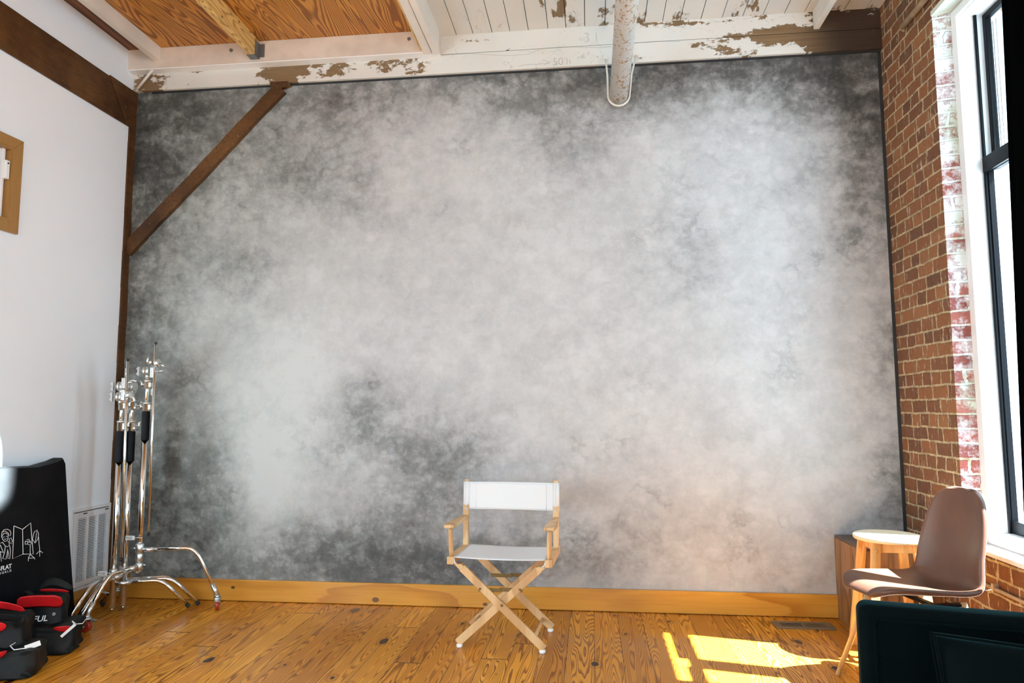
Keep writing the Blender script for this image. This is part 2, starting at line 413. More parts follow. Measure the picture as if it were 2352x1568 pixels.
def tag(o, label=None, cat=None, group=None, kind=None):
    if label: o['label'] = label
    if cat: o['category'] = cat
    if group: o['group'] = group
    if kind: o['kind'] = kind
    return o
def thing(name, loc, rz, label, cat, group=None):
    o = bpy.data.objects.new(name, None); COL.objects.link(o); o.empty_display_size = .1
    o.location = loc; o.rotation_euler = (0, 0, rz); return tag(o, label, cat, group)
def struct(o, label, cat): return tag(o, label, cat, None, 'structure')
def text(name, body, size, mat, parent, loc, rot, extrude=.0003, ax='LEFT', space=1.0, shear=0, offset=0):
    c = bpy.data.curves.new(name, 'FONT'); c.body = body; c.size = size; c.extrude = extrude; c.align_x = ax
    c.space_character = space; c.shear = shear; c.offset = offset
    c.materials.append(M[mat].m); t_ = bpy.data.objects.new(name, c)
    COL.objects.link(t_); me = bpy.data.meshes.new_from_object(t_, depsgraph=bpy.context.evaluated_depsgraph_get())
    bpy.data.objects.remove(t_); o = bpy.data.objects.new(name, me); COL.objects.link(o)
    o.parent = parent; o.location = loc; o.rotation_euler = rot; return o
def arc(c, r, a0, a1, n, ax1, ax2):
    c, ax1, ax2 = Vector(c), Vector(ax1), Vector(ax2)
    return [c + ax1 * r * math.cos(a0 + (a1 - a0) * i / n) + ax2 * r * math.sin(a0 + (a1 - a0) * i / n) for i in range(n + 1)]

# ------------------------------------------------------------------ the room (X right, Y away, Z up)
XL, XR, YB = -3.23, 1.87, 4.50
YF = -4.0; ZT = 3.80
struct(MB().box(-3.6, 2.3, YF, YB + .1, -.12, 0).build('floor', 'floor'), 'honey-coloured knotty pine plank floor', 'floor')
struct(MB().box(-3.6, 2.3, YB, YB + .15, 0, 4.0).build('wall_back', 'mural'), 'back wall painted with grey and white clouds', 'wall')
b = MB().box(XL + .012, 1.45, YB - .022, YB, .004, .137)
struct(b.build('baseboard_back', 'baseboard', bevel=.002), 'varnished pine baseboard under the grey clouded wall', 'baseboard')
b = MB().box(XL - .0, XL + .02, 3.2, YB - .022, .004, .125)
struct(b.build('baseboard_left', 'baseboard_side', bevel=.002), 'wooden baseboard under the white return grille', 'baseboard')
# left wall with the inner window hole and, behind the camera, a wide opening to the next room
b = MB()
wy0, wy1, wz0, wz1 = 2.75, 3.468, 2.305, 2.722
for y0, y1, z0, z1 in ((1.0, wy0, 0, 3.9), (wy1, YB, 0, 3.9), (wy0, wy1, 0, wz0), (wy0, wy1, wz1, 3.9), (YF, 1.0, 2.4, 3.9), (YF, -1.6, 0, 2.4)):
    b.box(XL - .14, XL, y0, y1, z0, z1)
struct(b.build('wall_left', 'wall_paint'), 'smooth white plaster wall on the left', 'wall')
b = MB().box(XL, XL + .012, -1, YB - .06, 3.246, 3.512)
b.prism([(XL + .012, YB - .06, 3.25), (XL + .012, YB - .06, 3.515), (XL + .012, YB - .30, 3.515), (XL + .012, YB - .10, 3.246)], (.010, 0, 0))
struct(b.build('trim_1', 'timber', bevel=.003), 'wide dark brown timber plate running along the top of the white wall', 'timber plate')
b = MB()
for i in range(14):
    z0 = i * .262; z1 = z0 + .262; j = random.uniform(-.003, .003)
    b.box(XL, XL + .014 + j, YB - .062 + j, YB - .0005, z0, min(z1, 3.52))
struct(b.build('trim_2', 'timber'), 'dark brown corner post between white wall and clouded wall', 'post')
# diagonal brace on the mural
b = MB()
P0, P1 = Vector((-3.232, YB - .02, 2.362)), Vector((-2.125, YB - .02, 3.490)); nb = 9
prev = P0
for i in range(1, nb + 1):
    p = P0.lerp(P1, i / nb) + Vector((random.uniform(-.003, .003), 0, random.uniform(-.003, .003)))
    b.bar(prev, p, .036, .088 + .004 * (i % 2), (0, 1, 0)); prev = p
b.prism([(-2.19, YB - .04, 3.46), (-2.05, YB - .04, 3.50), (-2.07, YB - .04, 3.53), (-2.20, YB - .04, 3.53)], (0, .03, 0))
struct(b.build('trim_3', 'timber'), 'brown diagonal timber brace across the upper left corner of the clouded wall', 'brace')
# header beams
b = MB().box(XL, XR + .02, YB - .035, YB, 3.522, 3.655)
for k in range(1): b.box(-1.0, XR + .02, YB - .032, YB, 3.659, 3.80)
b.box(XL, -1.0, YB - .030, YB, 3.655, 3.72); b.box(1.5, XR + .02, YB - .034, YB, 3.80, 3.875)
struct(b.build('trim_4', 'header_paint', bevel=.003), 'chipped white header beam above the clouded wall', 'beam')
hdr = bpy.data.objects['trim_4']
MB().box(-3.1, XR, YB - .012, YB - .0005, 3.512, 3.524).build('lower_gap_shade', 'black_rubber', hdr)  # black strip standing in for the shade in the gap under the header
MB().box(XR - .019, XR, YB - .004, YB + .01, .02, 3.52).build('edge_gap_shade', 'black_rubber', bpy.data.objects['wall_back'])  # black strip standing in for the shaded gap beside the brick
b = MB().box(XL, -.985, YB - .10, YB - .032, 3.647, 3.80)
led = b.build('trim_5', 'ledger_paint', bevel=.003); struct(led, 'pinkish white ledger board carrying the joists', 'ledger')
for xx in (-2.46, -1.19): MB().cyl((xx, YB - .102, 3.745), .012, .01, (0, 1, 0), 12).build('bolt_head', 'hanger_grey', led)
MB().box(XL, -.985, YB - .103, YB - .034, 3.641, 3.648).build('lower_edge', 'white_trim', led)  # white strip paints in the bright lit underside of the ledger
b = MB().tube([(-3.19, YB - .045, 3.53), (-3.04, YB - .09, 3.655)], .009, 8)
tag(b.build('stick', 'white_joist'), 'thin white stick propped across the left end of the chipped header', 'stick')
# pencil marks on the header
b = MB()
zz = 3.552
pts = [(-.455 + .03 * i, YB - .0375, zz + .004 * math.sin(i * .8) - .012 + i * .002) for i in range(8)]
b.tube(pts, .0008, 4); b.tube([(-.29, YB - .0375, 3.575), (-.243, YB - .0375, 3.556), (-.28, YB - .0375, 3.538)], .0008, 4)
pts = [(-.98 + .055 * i, YB - .0375, 3.647 + .010 * math.sin(i * .55) - .002 * i * (i < 12)) for i in range(30)]
b.tube(pts, .0007, 4)
b.build('pencil_line', 'pencil', hdr)
text('pencil_number', "50'h", .075, 'pencil', hdr, (-.225, YB - .0365, 3.532), (PI / 2, 0, 0), .0002, offset=-.002)
text('pencil_number', "3 l", .10, 'pencil', hdr, (-.02, YB - .0345, 3.68), (PI / 2, 0, 0), .0002, offset=-.0035)

# ceiling: plywood panels on the left, painted boards on the right
c1 = MB().box(-3.02, -1.05, YF, YB, ZT, ZT + .02).build('ceiling', 'plywood'); struct(c1, 'orange grained plywood ceiling between the joists', 'ceiling')
c2 = MB().box(XL - .1, -3.02, YF, YB, ZT - .005, ZT + .02).build('ceiling', 'plywood_dark'); struct(c2, 'dark brown ceiling strip beside the white wall', 'ceiling')
b = MB(); xx = -1.005
while xx < XR + .3:
    w_ = .126 + random.uniform(-.012, .012); b.box(xx + .0022, xx + w_ - .0022, YF, YB - .002, 3.79 + random.uniform(0, .005), 3.82); xx += w_
c3 = b.build('ceiling', 'board_paint', bevel=.001); struct(c3, 'ceiling of old white boards with peeling paint', 'ceiling')
struct(MB().box(XL - .2, 2.3, YF, YB + .1, 3.83, 3.9).build('ceiling', 'plywood_dark'), 'dark roof deck above the ceiling boards', 'ceiling')
# joists
def joist(x0, x1, z0, mat, label, ye=YB - .10):
    o = MB().box(x0, x1, -1.5, ye, z0, 3.80).build('ceiling_joist', mat, bevel=.002); return struct(o, label, 'joist')
joist(-3.03, -2.985, 3.70, 'white_joist', 'white painted joist nearest the white wall')
j2 = joist(-2.305, -2.255, 3.672, 'lumber', 'raw yellow pine joist with knots', YB - .104)
b = MB().box(-2.311, -2.249, YB - .165, YB - .10, 3.668, 3.671).box(-2.254, -2.250, YB - .165, YB - .10, 3.668, 3.775).box(-2.310, -2.306, YB - .165, YB - .10, 3.668, 3.775).box(-2.25, -2.215, YB - .104, YB - .101, 3.68, 3.775)
b.build('joist_hanger', 'hanger_grey', j2)
o = MB().box(-1.085, -1.030, -1.5, YB - .10, 3.628, 3.80).box(-1.024, -.985, -1.5, YB - .10, 3.622, 3.80).build('ceiling_joist', 'white_joist', bevel=.003)
struct(o, 'doubled white joist where plywood meets the painted boards', 'joist')
o2 = MB().box(-1.112, -1.087, -1.5, YB - .10, 3.66, 3.80).build('plywood_edge', 'lumber', o, bevel=.003)
joist(1.455, 1.492, 3.672, 'white_joist', 'single white joist close to the brick wall', YB - .035)

# ------------------------------------------------------------------ right wall: brick with a window opening
OY0, OY1, OZ0, OZ1 = 2.30, 3.842, .562, 3.375
RY0, RY1 = 1.1, 2.02      # added unseen opening, sized to clip the glare beam
b = MB()
TH = .40; SXO = 2.115
for y0, y1, z0, z1 in ((OY1, YB, 0, 3.9), (OY0, OY1, 0, OZ0), (OY0, OY1, OZ1, 3.9), (RY1, OY0, 0, 3.9), (RY0, RY1, 0, 1.24), (RY0, RY1, 2.3, 3.9), (-.6, RY0, 0, 3.9), (-3.2, -.6, 0, .6), (-3.2, -.6, 3.2, 3.9), (YF, -3.2, 0, 3.9)):
    b.box(XR, XR + TH, y0, y1, z0, z1)
wr = b.build('wall_right', 'brick'); struct(wr, 'rough red brick wall with crumbling mortar', 'wall')
# painted brick reveal, slightly splayed
b = MB().prism([(XR + .002, OY1 - .001, OZ0), (XR + .002, OY1 - .001, OZ1), (XR + .105, OY1 - .028, OZ1), (XR + .105, OY1 - .028, OZ0)], (0, .06, 0))
struct(b.build('trim_6', 'brick_painted'), 'strip of brick beside the window with worn white paint', 'brick jamb')
struct(MB().box(SXO, XR + TH + .01, OY1 - .004, OY1 + .05, OZ0, 3.5).build('trim_10', 'brick_white'), 'white painted brick outside the window glass', 'brick jamb')
b = MB().box(XR - .004, XR + .10, OY0, OY1, OZ1 - .006, OZ1 + .02)
struct(b.build('trim_7', 'lintel_paint'), 'pale wooden lintel over the tall window', 'lintel')
b = MB().box(XR - .03, XR + .12, OY0, OY1 - .01, OZ0 - .004, OZ0 + .016)
struct(b.build('trim_8', 'white_trim', bevel=.002), 'white window stool board on the brick sill', 'sill')
# window unit
win = bpy.data.objects.new('window_1', None); COL.objects.link(win); win.location = (XR + .085, OY1, OZ0); struct(win, 'tall white framed window with black sashes in the brick wall', 'window')
FX = XR + .085; SX = 2.052
b = MB()
y1 = OY1 - .022; y0 = OY0 + .02; z0 = OZ0 + .016; z1 = OZ1 - .008
b.box(FX, FX + .02, y1 - .050, y1, z0, z1).box(FX, FX + .02, y0, y0 + .05, z0, z1).box(FX, FX + .02, y0 + .05, y1 - .05, z1 - .045, z1).box(FX, FX + .02, y0 + .05, y1 - .05, z0, z0 + .06)
b.v = [(p[0] - win.location.x, p[1] - win.location.y, p[2] - win.location.z) for p in b.v]
b.build('casing', 'white_trim', win, bevel=.002)
b = MB()
b.box(FX + .02, SX + .06, y1 - .050, y1, z0, z1).box(FX + .02, SX + .06, y0, y0 + .05, z0, z1).box(FX + .02, SX + .06, y0 + .05, y1 - .05, z1 - .05, z1).box(FX + .02, SX + .06, y0 + .05, y1 - .05, z0, z0 + .055)
b.v = [(p[0] - win.location.x, p[1] - win.location.y, p[2] - win.location.z) for p in b.v]
b.build('jamb_lining', 'white_trim', win)
MY = 3.305; ZR = 2.495
def sash(name, ya, yb, za, zb, xs, fr=.045, bot=.06):
    b = MB(); L_ = win.location
    b.box(xs, xs + .03, ya, ya + fr, za, zb).box(xs, xs + .03, yb - fr, yb, za, zb).box(xs, xs + .03, ya + fr, yb - fr, zb - fr, zb).box(xs, xs + .03, ya + fr, yb - fr, za, za + bot)
    b.v = [(p[0] - L_.x, p[1] - L_.y, p[2] - L_.z) for p in b.v]
    o = b.build(name, 'black_sash', win, bevel=.003)
    g = MB().box(xs + .012, xs + .016, ya + fr, yb - fr, za + bot, zb - fr)
    g.v = [(p[0] - L_.x, p[1] - L_.y, p[2] - L_.z) for p in g.v]
    g.build('pane', 'glass', o)
for ya, yb in ((MY + .052, y1 - .052), (y0 + .052, MY - .052)):
    sash('lower_sash', ya, yb, z0 + .056, ZR + .03, SX, .018)
sash('upper_sash', y0 + .052, y1 - .052, ZR - .02, z1 - .052, SX + .032, .030, .07)
b = MB().box(SX - .012, SX + .030, MY - .052, MY + .052, z0 + .05, ZR - .03)
b.v = [(p[0] - win.location.x, p[1] - win.location.y, p[2] - win.location.z) for p in b.v]
b.build('mullion', 'black_sash', win, bevel=.003)
b = MB().box(SX - .016, SX + .0, MY + .052, y1 - .052, ZR - .035, ZR + .045)
b.box(SX - .014, SX, y1 - .066, y1 - .052, z0 + .056, z1 - .052)
b.v = [(p[0] - win.location.x, p[1] - win.location.y, p[2] - win.location.z) for p in b.v]
b.build('meeting_rail', 'black_sash', win, bevel=.003)
b = MB().box(SX + .066, SX + .072, y1 - .088, y1 - .078, ZR, z1 - .1).box(SX + .066, SX + .072, y1 - .115, y1 - .108, ZR + .08, z1 - .1)
b.v = [(p[0] - win.location.x, p[1] - win.location.y, p[2] - win.location.z) for p in b.v]
b.build('storm_frame', 'white_metal', win)
# eave outside
struct(MB().box(XR + TH, XR + TH + .42, -3, YB + 1, 3.58, 3.66).build('trim_9', 'white_joist'), 'pale roof eave outside above the window', 'eave')
# curtain: black panel hanging in front of the near half of the window
def cf(u, v):
    yy = 3.055 - .85 * u; zt = 3.55 - 2.93 * v
    return (XR - .085 + .022 * math.sin(u * 42 + v * .6) + .006 * math.sin(u * 97), yy + .155 * v ** 1.1, zt)
cur = MB().grid(cf, 90, 14).build('curtain', 'curtain_cloth', solid=.003)
tag(cur, 'black blackout curtain hanging over the near side of the tall window', 'curtain')
cr = MB().tube([(XR - .085, 1.95, 3.575), (XR - .085, 3.25, 3.575)], .012, 10); cr.tube([(XR, 2.1, 3.575), (XR - .085, 2.1, 3.575)], .008, 8); cr.tube([(XR, 3.2, 3.575), (XR - .085, 3.2, 3.575)], .008, 8)
tag(cr.build('curtain_rod', 'black_sash'), 'thin black curtain rod fixed to the brick above the window', 'curtain rod')
# conduits on the brick
b = MB().tube([(XR - .014, 3.69, .412), (XR - .014, 2.0, .400)], .0085, 10); b.box(XR - .026, XR, 3.56, 3.575, .395, .435)
b.tube([(XR - .014, 3.69, .412), (XR - .014, 4.05, .415)], .0085, 10)
tag(b.build('conduit', 'conduit', bevel=.0), 'thin metal conduit clipped low along the brick wall under the window', 'conduit')
b = MB().tube([(XR - .02, 4.14, 3.478), (XR - .02, 3.2, 3.47)], .017, 10)
b.tube([(XR - .02, 4.15, 3.478), (XR + .01, 4.17, 3.47)], .012, 8)
tag(b.build('conduit', 'conduit_tan'), 'tan painted pipe stub high on the brick wall near the ceiling', 'pipe')

# rear wall with big openings (never in view, lets daylight in)
b = MB()
for x0, x1, z0, z1 in ((-3.4, -2.7, 0, 3.9), (-1.7, -.2, .8, 2.6), (.8, 2.3, 0, 3.9), (-2.7, .8, 0, .8), (-2.7, .8, 2.6, 3.9)): b.box(x0, x1, YF - .15, YF, z0, z1)
struct(b.build('wall_front', 'wall_paint'), 'white wall behind the viewpoint with two tall windows', 'wall')

# inner window on the left wall
w2 = bpy.data.objects.new('window_2', None); COL.objects.link(w2); w2.location = (XL, wy1, wz0); struct(w2, 'small pine cased window with white blind high on the white wall', 'window')
b = MB(); cw = .062; t = .022
def loc2(b):
    b.v = [(p[0] - XL, p[1] - wy1, p[2] - wz0) for p in b.v]; return b
a0, a1, c0, c1_ = wy0 - cw, wy1 + cw, wz0 - cw, wz1 + cw
b.prism([(XL, a1, c0), (XL, a1, c1_), (XL, wy1, wz1), (XL, wy1, wz0)], (t, 0, 0))
b.prism([(XL, a0, c1_), (XL, a1, c1_), (XL, wy1, wz1), (XL, wy0, wz1)], (t, 0, 0))
b.prism([(XL, a0, c0), (XL, a1, c0), (XL, wy1, wz0), (XL, wy0, wz0)], (t, 0, 0))
b.prism([(XL, a0, c0), (XL, a0, c1_), (XL, wy0, wz1), (XL, wy0, wz0)], (t, 0, 0))
loc2(b).build('casing', 'casing_wood', w2, bevel=.002)
b = MB().box(XL - .06, XL + t * .8, wy1 - .012, wy1, wz0, wz1).box(XL - .06, XL + t * .8, wy0, wy1 - .012, wz1 - .012, wz1).box(XL - .06, XL + t * .8, wy0, wy1 - .012, wz0, wz0 + .012).box(XL - .06, XL + t * .8, wy0, wy0 + .012, wz0 + .012, wz1 - .012)
loc2(b).build('jamb_lining', 'casing_wood', w2)
b = MB().box(XL - .025, XL - .02, wy0 + .012, wy1 - .012, wz0 + .012, wz1 - .012)
yy = wy1 - .03
while yy > wy0 + .03: b.box(XL - .02, XL - .004, yy - .014, yy, wz0 + .012, wz1 - .012); yy -= .052
loc2(b).build('blind', 'white_metal', w2, bevel=.002)
b = MB().box(XL - .010, XL + .022, wy1 - .050, wy1 - .022, wz0 + .23, wz0 + .335)
lt = loc2(b).build('latch', 'white_plastic', w2, bevel=.004)
b = MB().cyl((XL + .023, wy1 - .036, wz0 + .318), .005, .004, (1, 0, 0), 8); loc2(b).build('screw', 'black_rubber', lt)

# ceiling pipe with its U hanger
pipe = MB().lathe([(.059, 0), (.059, 6.0)], (.208, YB - .001, 3.283), (0, -1, 0), 36)
for yy in (1.2,): pipe.cyl((.208, YB - yy * 1.35, 3.283), .066, .05, (0, 1, 0), 32)
tag(pipe.build('ceiling_pipe', 'pipe_paint'), 'thick white painted pipe with rust spots running under the ceiling', 'pipe')
rx = .069
pts = [(.208 - .080, YB - .05, 3.548)] + [(.208 - .072, YB - .085, 3.42)] + arc((.208, YB - .085, 3.278), rx, PI, 2 * PI, 18, (1, 0, 0), (0, 0, 1)) + [(.208 + .085, YB - .085, 3.42), (.208 + .118, YB - .05, 3.562)]
hg = MB().tube(pts, .0062, 10); hg.cyl((.128, YB - .043, 3.552), .013, .018, (0, 1, 0), 12); hg.cyl((.326, YB - .043, 3.566), .013, .018, (0, 1, 0), 12)
tag(hg.build('pipe_hanger', 'white_joist'), 'white U-shaped rod hanger looped under the painted ceiling pipe', 'hanger')

# return air grille on the left wall
gr = thing('return_grille', (XL, 4.08, .125), 0, 'white slotted return air grille low on the white wall', 'vent')
b = MB().box(.0, .010, 0, .018, 0, .507).box(0, .010, .345, .363, 0, .507).box(0, .010, .018, .345, .487, .507).box(0, .010, .018, .345, 0, .018)
b.build('outer_frame', 'white_metal', gr, bevel=.002)
b = MB().box(.0, .018, .024, .052, .022, .482).box(0, .018, .318, .341, .022, .482).box(0, .018, .052, .318, .445, .482).box(0, .018, .052, .318, .022, .055)
for yy in (.134, .222): b.box(0, .018, yy, yy + .014, .055, .445)
b.build('door_frame', 'white_metal', gr, bevel=.0015)
b = MB()
for ya, yb in ((.052, .134), (.148, .222), (.236, .318)):
    for i in range(37):
        z = .0605 + i * .01045; b.add([(.0125, ya, z), (.0125, yb, z), (.0145, yb, z - .0010), (.0145, ya, z - .0010), (.0125, ya, z + .0052), (.0125, yb, z + .0052), (.0145, yb, z + .0042), (.0145, ya, z + .0042)],
              [(0, 1, 2, 3), (7, 6, 5, 4), (0, 4, 5, 1), (2, 6, 7, 3), (1, 5, 6, 2), (0, 3, 7, 4)])
b.build('louvers', 'white_metal', gr)
MB().box(-.0005, .0008, .02, .345, .02, .49).build('duct', 'duct_dark', gr)
for yy in (.09, .29): MB().box(.018, .023, yy, yy + .03, .47, .476).build('latch', 'black_rubber', gr)

# floor register
fr_ = thing('floor_register', (1.2, 4.317, 0), 0, 'brown metal floor register near the wooden crate', 'floor vent')
b = MB().box(-.165, .165, -.065, -.036, 0, .006).box(-.165, .165, .036, .065, 0, .006).box(-.165, -.128, -.036, .036, 0, .006).box(.128, .165, -.036, .036, 0, .006).box(-.006, .006, -.036, .036, 0, .006)
b.build('frame', 'vent_brown', fr_, bevel=.002)
b = MB()
for i in range(19):
    xx = -.121 + i * .01345
    if abs(xx) < .01: continue
    b.bar((xx + (.004 if xx < 0 else .0), -.036, .003), (xx - (.004 if xx < 0 else .0), .036, .003), .0035 if xx < 0 else .0065, .004, (1, 0, 0))
b.build('louvers', 'vent_brown', fr_)
MB().box(-.128, .128, -.036, .036, .0002, .0008).build('duct', 'duct_dark', fr_)

# ------------------------------------------------------------------ director's chair
dc = thing('directors_chair', (-.478, 3.905, 0), math.radians(-3.6), "folding director's chair with white canvas seat and back on pale wooden legs", 'chair')
hx, hy = .232, .165
def dleg(sgn, yy, name):
    top = Vector((-sgn * .205, yy, .415)); ft = Vector((sgn * hx, yy, .022))
    o = MB().bar(top, ft, .017, .040, (0, 1, 0)).build('leg', 'chair_wood', dc, bevel=.002)
    f = MB().lathe([(.014, 0), (.017, .004), (.017, .014), (.012, .018)], (ft.x - sgn * .010, yy, 0), n=14)
    f.build('foot_glide', 'white_plastic', o); return o
dleg(1, -hy - .010, 0); dleg(-1, -hy + .010, 0); dleg(1, hy + .010, 0); dleg(-1, hy - .010, 0)
for sgn in (-1, 1):
    xx = sgn * .180
    zz = .022 + (.415 - .022) * (hx - .180) / (hx + .205)
    ya, yb = (-hy - .010, hy + .010) if sgn > 0 else (-hy + .010, hy - .010)
    MB().tube([(xx, ya, zz), (xx, yb, zz)], .0105, 14).build('stretcher', 'chair_wood', dc)
for yy in (-hy - .020, hy + .020): MB().cyl((.012, yy, .231), .007, .006, (0, 1, 0), 10).build('bolt', 'brass', dc)
for s_ in (-1, 1): MB().cyl((s_ * -.105, -hy - .022 * (1 if s_ > 0 else .2), .305 + .006), .006, .005, (0, 1, 0), 10).build('bolt', 'brass', dc)
for yy in (-hy + .002, hy - .003):
    b = MB().box(-.118, .004, yy - .0035, yy - .0005, .292, .312).box(-.004, .118, yy + .0005, yy + .0035, .296, .316)
    b.cyl((0, yy, .304), .007, .012, (0, 1, 0), 10); b.cyl((-.112, yy - .002, .302), .006, .008, (0, 1, 0), 10); b.cyl((.112, yy + .002, .306), .006, .008, (0, 1, 0), 10)
    b.build('folding_brace', 'brass', dc)
for s_ in (-1, 1):
    xr = s_ * .262
    MB().box(xr - .019, xr + .019, -.205, .195, .434, .474).build('side_rail', 'chair_wood', dc, bevel=.004)
    for yy in (-hy, hy):
        MB().prism([(xr - s_ * .012, yy - .020, .434), (xr - s_ * .048, yy - .020, .402), (xr - s_ * .070, yy - .020, .418), (xr - s_ * .058, yy - .020, .434)][::1], (0, .04, 0)).build('hinge_block', 'chair_wood', dc, bevel=.003)
    MB().tube([(xr, -.185, .470), (xr, -.185, .50), (xr + s_ * .004, -.185, .60), (xr + s_ * .005, -.185, .624)], lambda t: .0105 + .003 * math.sin(t * PI), 14).build('arm_post', 'chair_wood', dc)
    MB().bar((xr, .140, .470), (xr, .150, .700), .030, .024, (1, 0, 0), .034, .020).build('back_post', 'chair_wood', dc, bevel=.004)
    poly = [(-.028, -.215), (.028, -.215), (.030, -.12), (.022, .10), (.016, .175), (-.012, .175), (-.020, .05), (-.030, -.12)]
    MB().prism([(xr + s_ * .006 - s_ * px, py, .622) for px, py in poly], (0, 0, .019)).build('arm', 'chair_wood', dc, bevel=.004)
    MB().tube([(xr, .150, .655), (xr, .158, .70), (xr, .168, .842)], .0135, 14).build('back_stick', 'chair_wood', dc, bevel=.002)
    b = MB().cyl((xr, .130, .690), .007, .004, (0, 1, 0), 10)
    b.build('pivot', 'chair_wood', dc)
def seat(u, v):
    x_ = -.246 + .492 * u; y_ = -.190 + .372 * v
    return (x_, y_ - .004 * math.sin(PI * u), .470 - .006 * math.sin(PI * u) ** .7)
MB().grid(seat, 24, 12).build('seat', 'canvas', dc, solid=.003)
for s_ in (-1, 1): MB().tube([(s_ * .246, -.192, .470), (s_ * .240, -.200, .445), (s_ * .228, -.198, .436)], .004, 8).build('seat_hem', 'canvas', dc)
def back(u, v):
    x_ = -.262 + .524 * u; z_ = .672 + .156 * v
    return (x_, .150 + .105 * (v) * .1 + .022 * math.sin(PI * u) ** .8 - .018 * (1 if u < .001 or u > .999 else 0), z_ - .0035 * math.sin(PI * u) * (1 - 2 * abs(v - .5)))
bk = MB().grid(back, 40, 10)
for s_ in (-1, 1):
    bk.lathe([(.0185, 0), (.0185, .156)], (s_ * .262, .157, .672), (0, .07, 1), 18)
bkc = bk.build('backrest', 'canvas', dc, solid=.003)
b = MB()
for s_ in (-1, 1): b.tube([(s_ * .205, .156, .675), (s_ * .205, .166, .826)], .0007, 4)
b.tube([(-.24 + .48 * i / 16, .150 + .0085 + .022 * math.sin(PI * (i / 16 * .92 + .04)) ** .8 - .0025, .818) for i in range(17)], .0007, 4)
b.build('stitching', 'canvas', bkc)

# ------------------------------------------------------------------ round stool
st = thing('bar_stool', (1.512, 3.86, 0), math.radians(-2), 'round-topped blond wooden stool with four splayed legs', 'stool')
MB().lathe([(.150, .576), (.163, .578), (.167, .584), (.167, .594), (.163, .600), (.150, .602)], n=56).build('seat', 'stool_top_wood', st)
for i, (sx, sy) in enumerate(((-1, -1), (1, -1), (1, 1), (-1, 1))):
    tp = Vector((sx * .095, sy * .095, .576)); ft = Vector((sx * .150, sy * .150, 0))
    lg = MB().bar(ft, tp, .044, .024, (1, 0, 0)); 
    lg = lg.build('leg', 'stool_wood', st, bevel=.003)
    MB().ball((tp.x * 1.03, tp.y - sy * .0 + sy * .016, .535), .008, 10, (1, .6, 1)).build('bolt_cap', 'stool_wood', lg)
for a, b_ in (((-1, -1), (1, -1)), ((1, -1), (1, 1)), ((1, 1), (-1, 1)), ((-1, 1), (-1, -1))):
    A = Vector((a[0] * .088, a[1] * .092, .551)); B = Vector((b_[0] * .088, b_[1] * .092, .551))
    MB().bar(A, B, .046, .016, (0, 0, 1)).build('apron', 'stool_wood', st, bevel=.002)
for a, b_, zz in (((-1, -1), (1, -1), .20), ((1, 1), (-1, 1), .20), ((-1, -1), (-1, 1), .15), ((1, -1), (1, 1), .15)):
    k = .150 - .055 * zz / .586
    MB().bar((a[0] * k, a[1] * k, zz), (b_[0] * k, b_[1] * k, zz), .026, .014, (0, 0, 1)).build('rung', 'stool_wood', st, bevel=.002)

# ------------------------------------------------------------------ wooden crate in the corner
ct = thing('wooden_crate', (1.66, 4.27, 0), 0, 'brown wooden box standing in the corner behind the stool', 'box')
MB().box(-.208, .205, -.205, .222, .0, .475).build('body', 'crate_wood', ct, bevel=.003)
MB().box(-.210, .207, -.207, .224, .475, .489).build('lid', 'crate_top', ct, bevel=.002)
MB().box(-.2125, -.207, -.03, .222, .0, .475).build('side_board', 'crate_wood', ct, bevel=.001)

# ------------------------------------------------------------------ brown leather chair (faces the left of the room)
lc = thing('leather_chair', (1.450, 3.425, 0), math.radians(12), 'brown leather shell chair with pale wooden legs below the window', 'chair')
# local: -x is the front, y across. profile of the shell (x, z, half width)
prof = [(-.262, .424, .085), (-.250, .441, .148), (-.215, .451, .188), (-.13, .446, .213), (-.02, .436, .224), (.07, .430, .226), (.135, .437, .226), (.178, .462, .223), (.202, .505, .217), (.217, .57, .210), (.232, .65, .203), (.246, .73, .190), (.258, .80, .168), (.266, .845, .136), (.270, .870, .098), (.272, .882, .050)]
def catm(P, t):
    n = len(P) - 1; f = min(t * n, n - 1e-6); i = int(f); f -= i
    g = lambda k: P[max(0, min(n, k))]
    return [0.5 * ((2 * g(i)[c]) + (-g(i - 1)[c] + g(i + 1)[c]) * f + (2 * g(i - 1)[c] - 5 * g(i)[c] + 4 * g(i + 1)[c] - g(i + 2)[c]) * f * f + (-g(i - 1)[c] + 3 * g(i)[c] - 3 * g(i + 1)[c] + g(i + 2)[c]) * f ** 3) for c in range(len(P[0]))]
def shell(u, v):
    x_, z_, h = catm(prof, v); x2, z2, _ = catm(prof, min(1, v + .01)); x1, z1, _ = catm(prof, max(0, v - .01))
    tx, tz = x2 - x1, z2 - z1; L_ = math.hypot(tx, tz) or 1; nx, nz = -tz / L_, tx / L_
    s_ = (u * 2 - 1); curl = abs(s_) ** 2.6 * (.026 + .022 * min(1, max(0, (v - .4) * 5))) * min(1, .1 + v * 3.2) * max(.12, 1 - max(0, v - .62) * 2.6)
    return (x_ + nx * curl, s_ * h, z_ + nz * curl)
sh = MB().grid(shell, 22, 60)
sho = sh.build('shell', 'leather', lc, solid=.024, off=-1, bevel=.0, sub=1)
b = MB()
edge = [shell(.012, i / 60) for i in range(2, 60)] + [shell(i / 20, .985) for i in range(1, 20)] + [shell(.988, i / 60) for i in range(59, 1, -1)] + [shell(1 - i / 20, .018) for i in range(1, 20)]
b.tube([Vector(p) + Vector((-.002, 0, .002)) for p in edge], .0011, 5, closed=True)
b.tube([Vector(shell(i / 20, .455 + .05 * (1 - (abs(i / 10 - 1)) ** 2))) + Vector((-.002, 0, .0015)) for i in range(21)], .0011, 5)
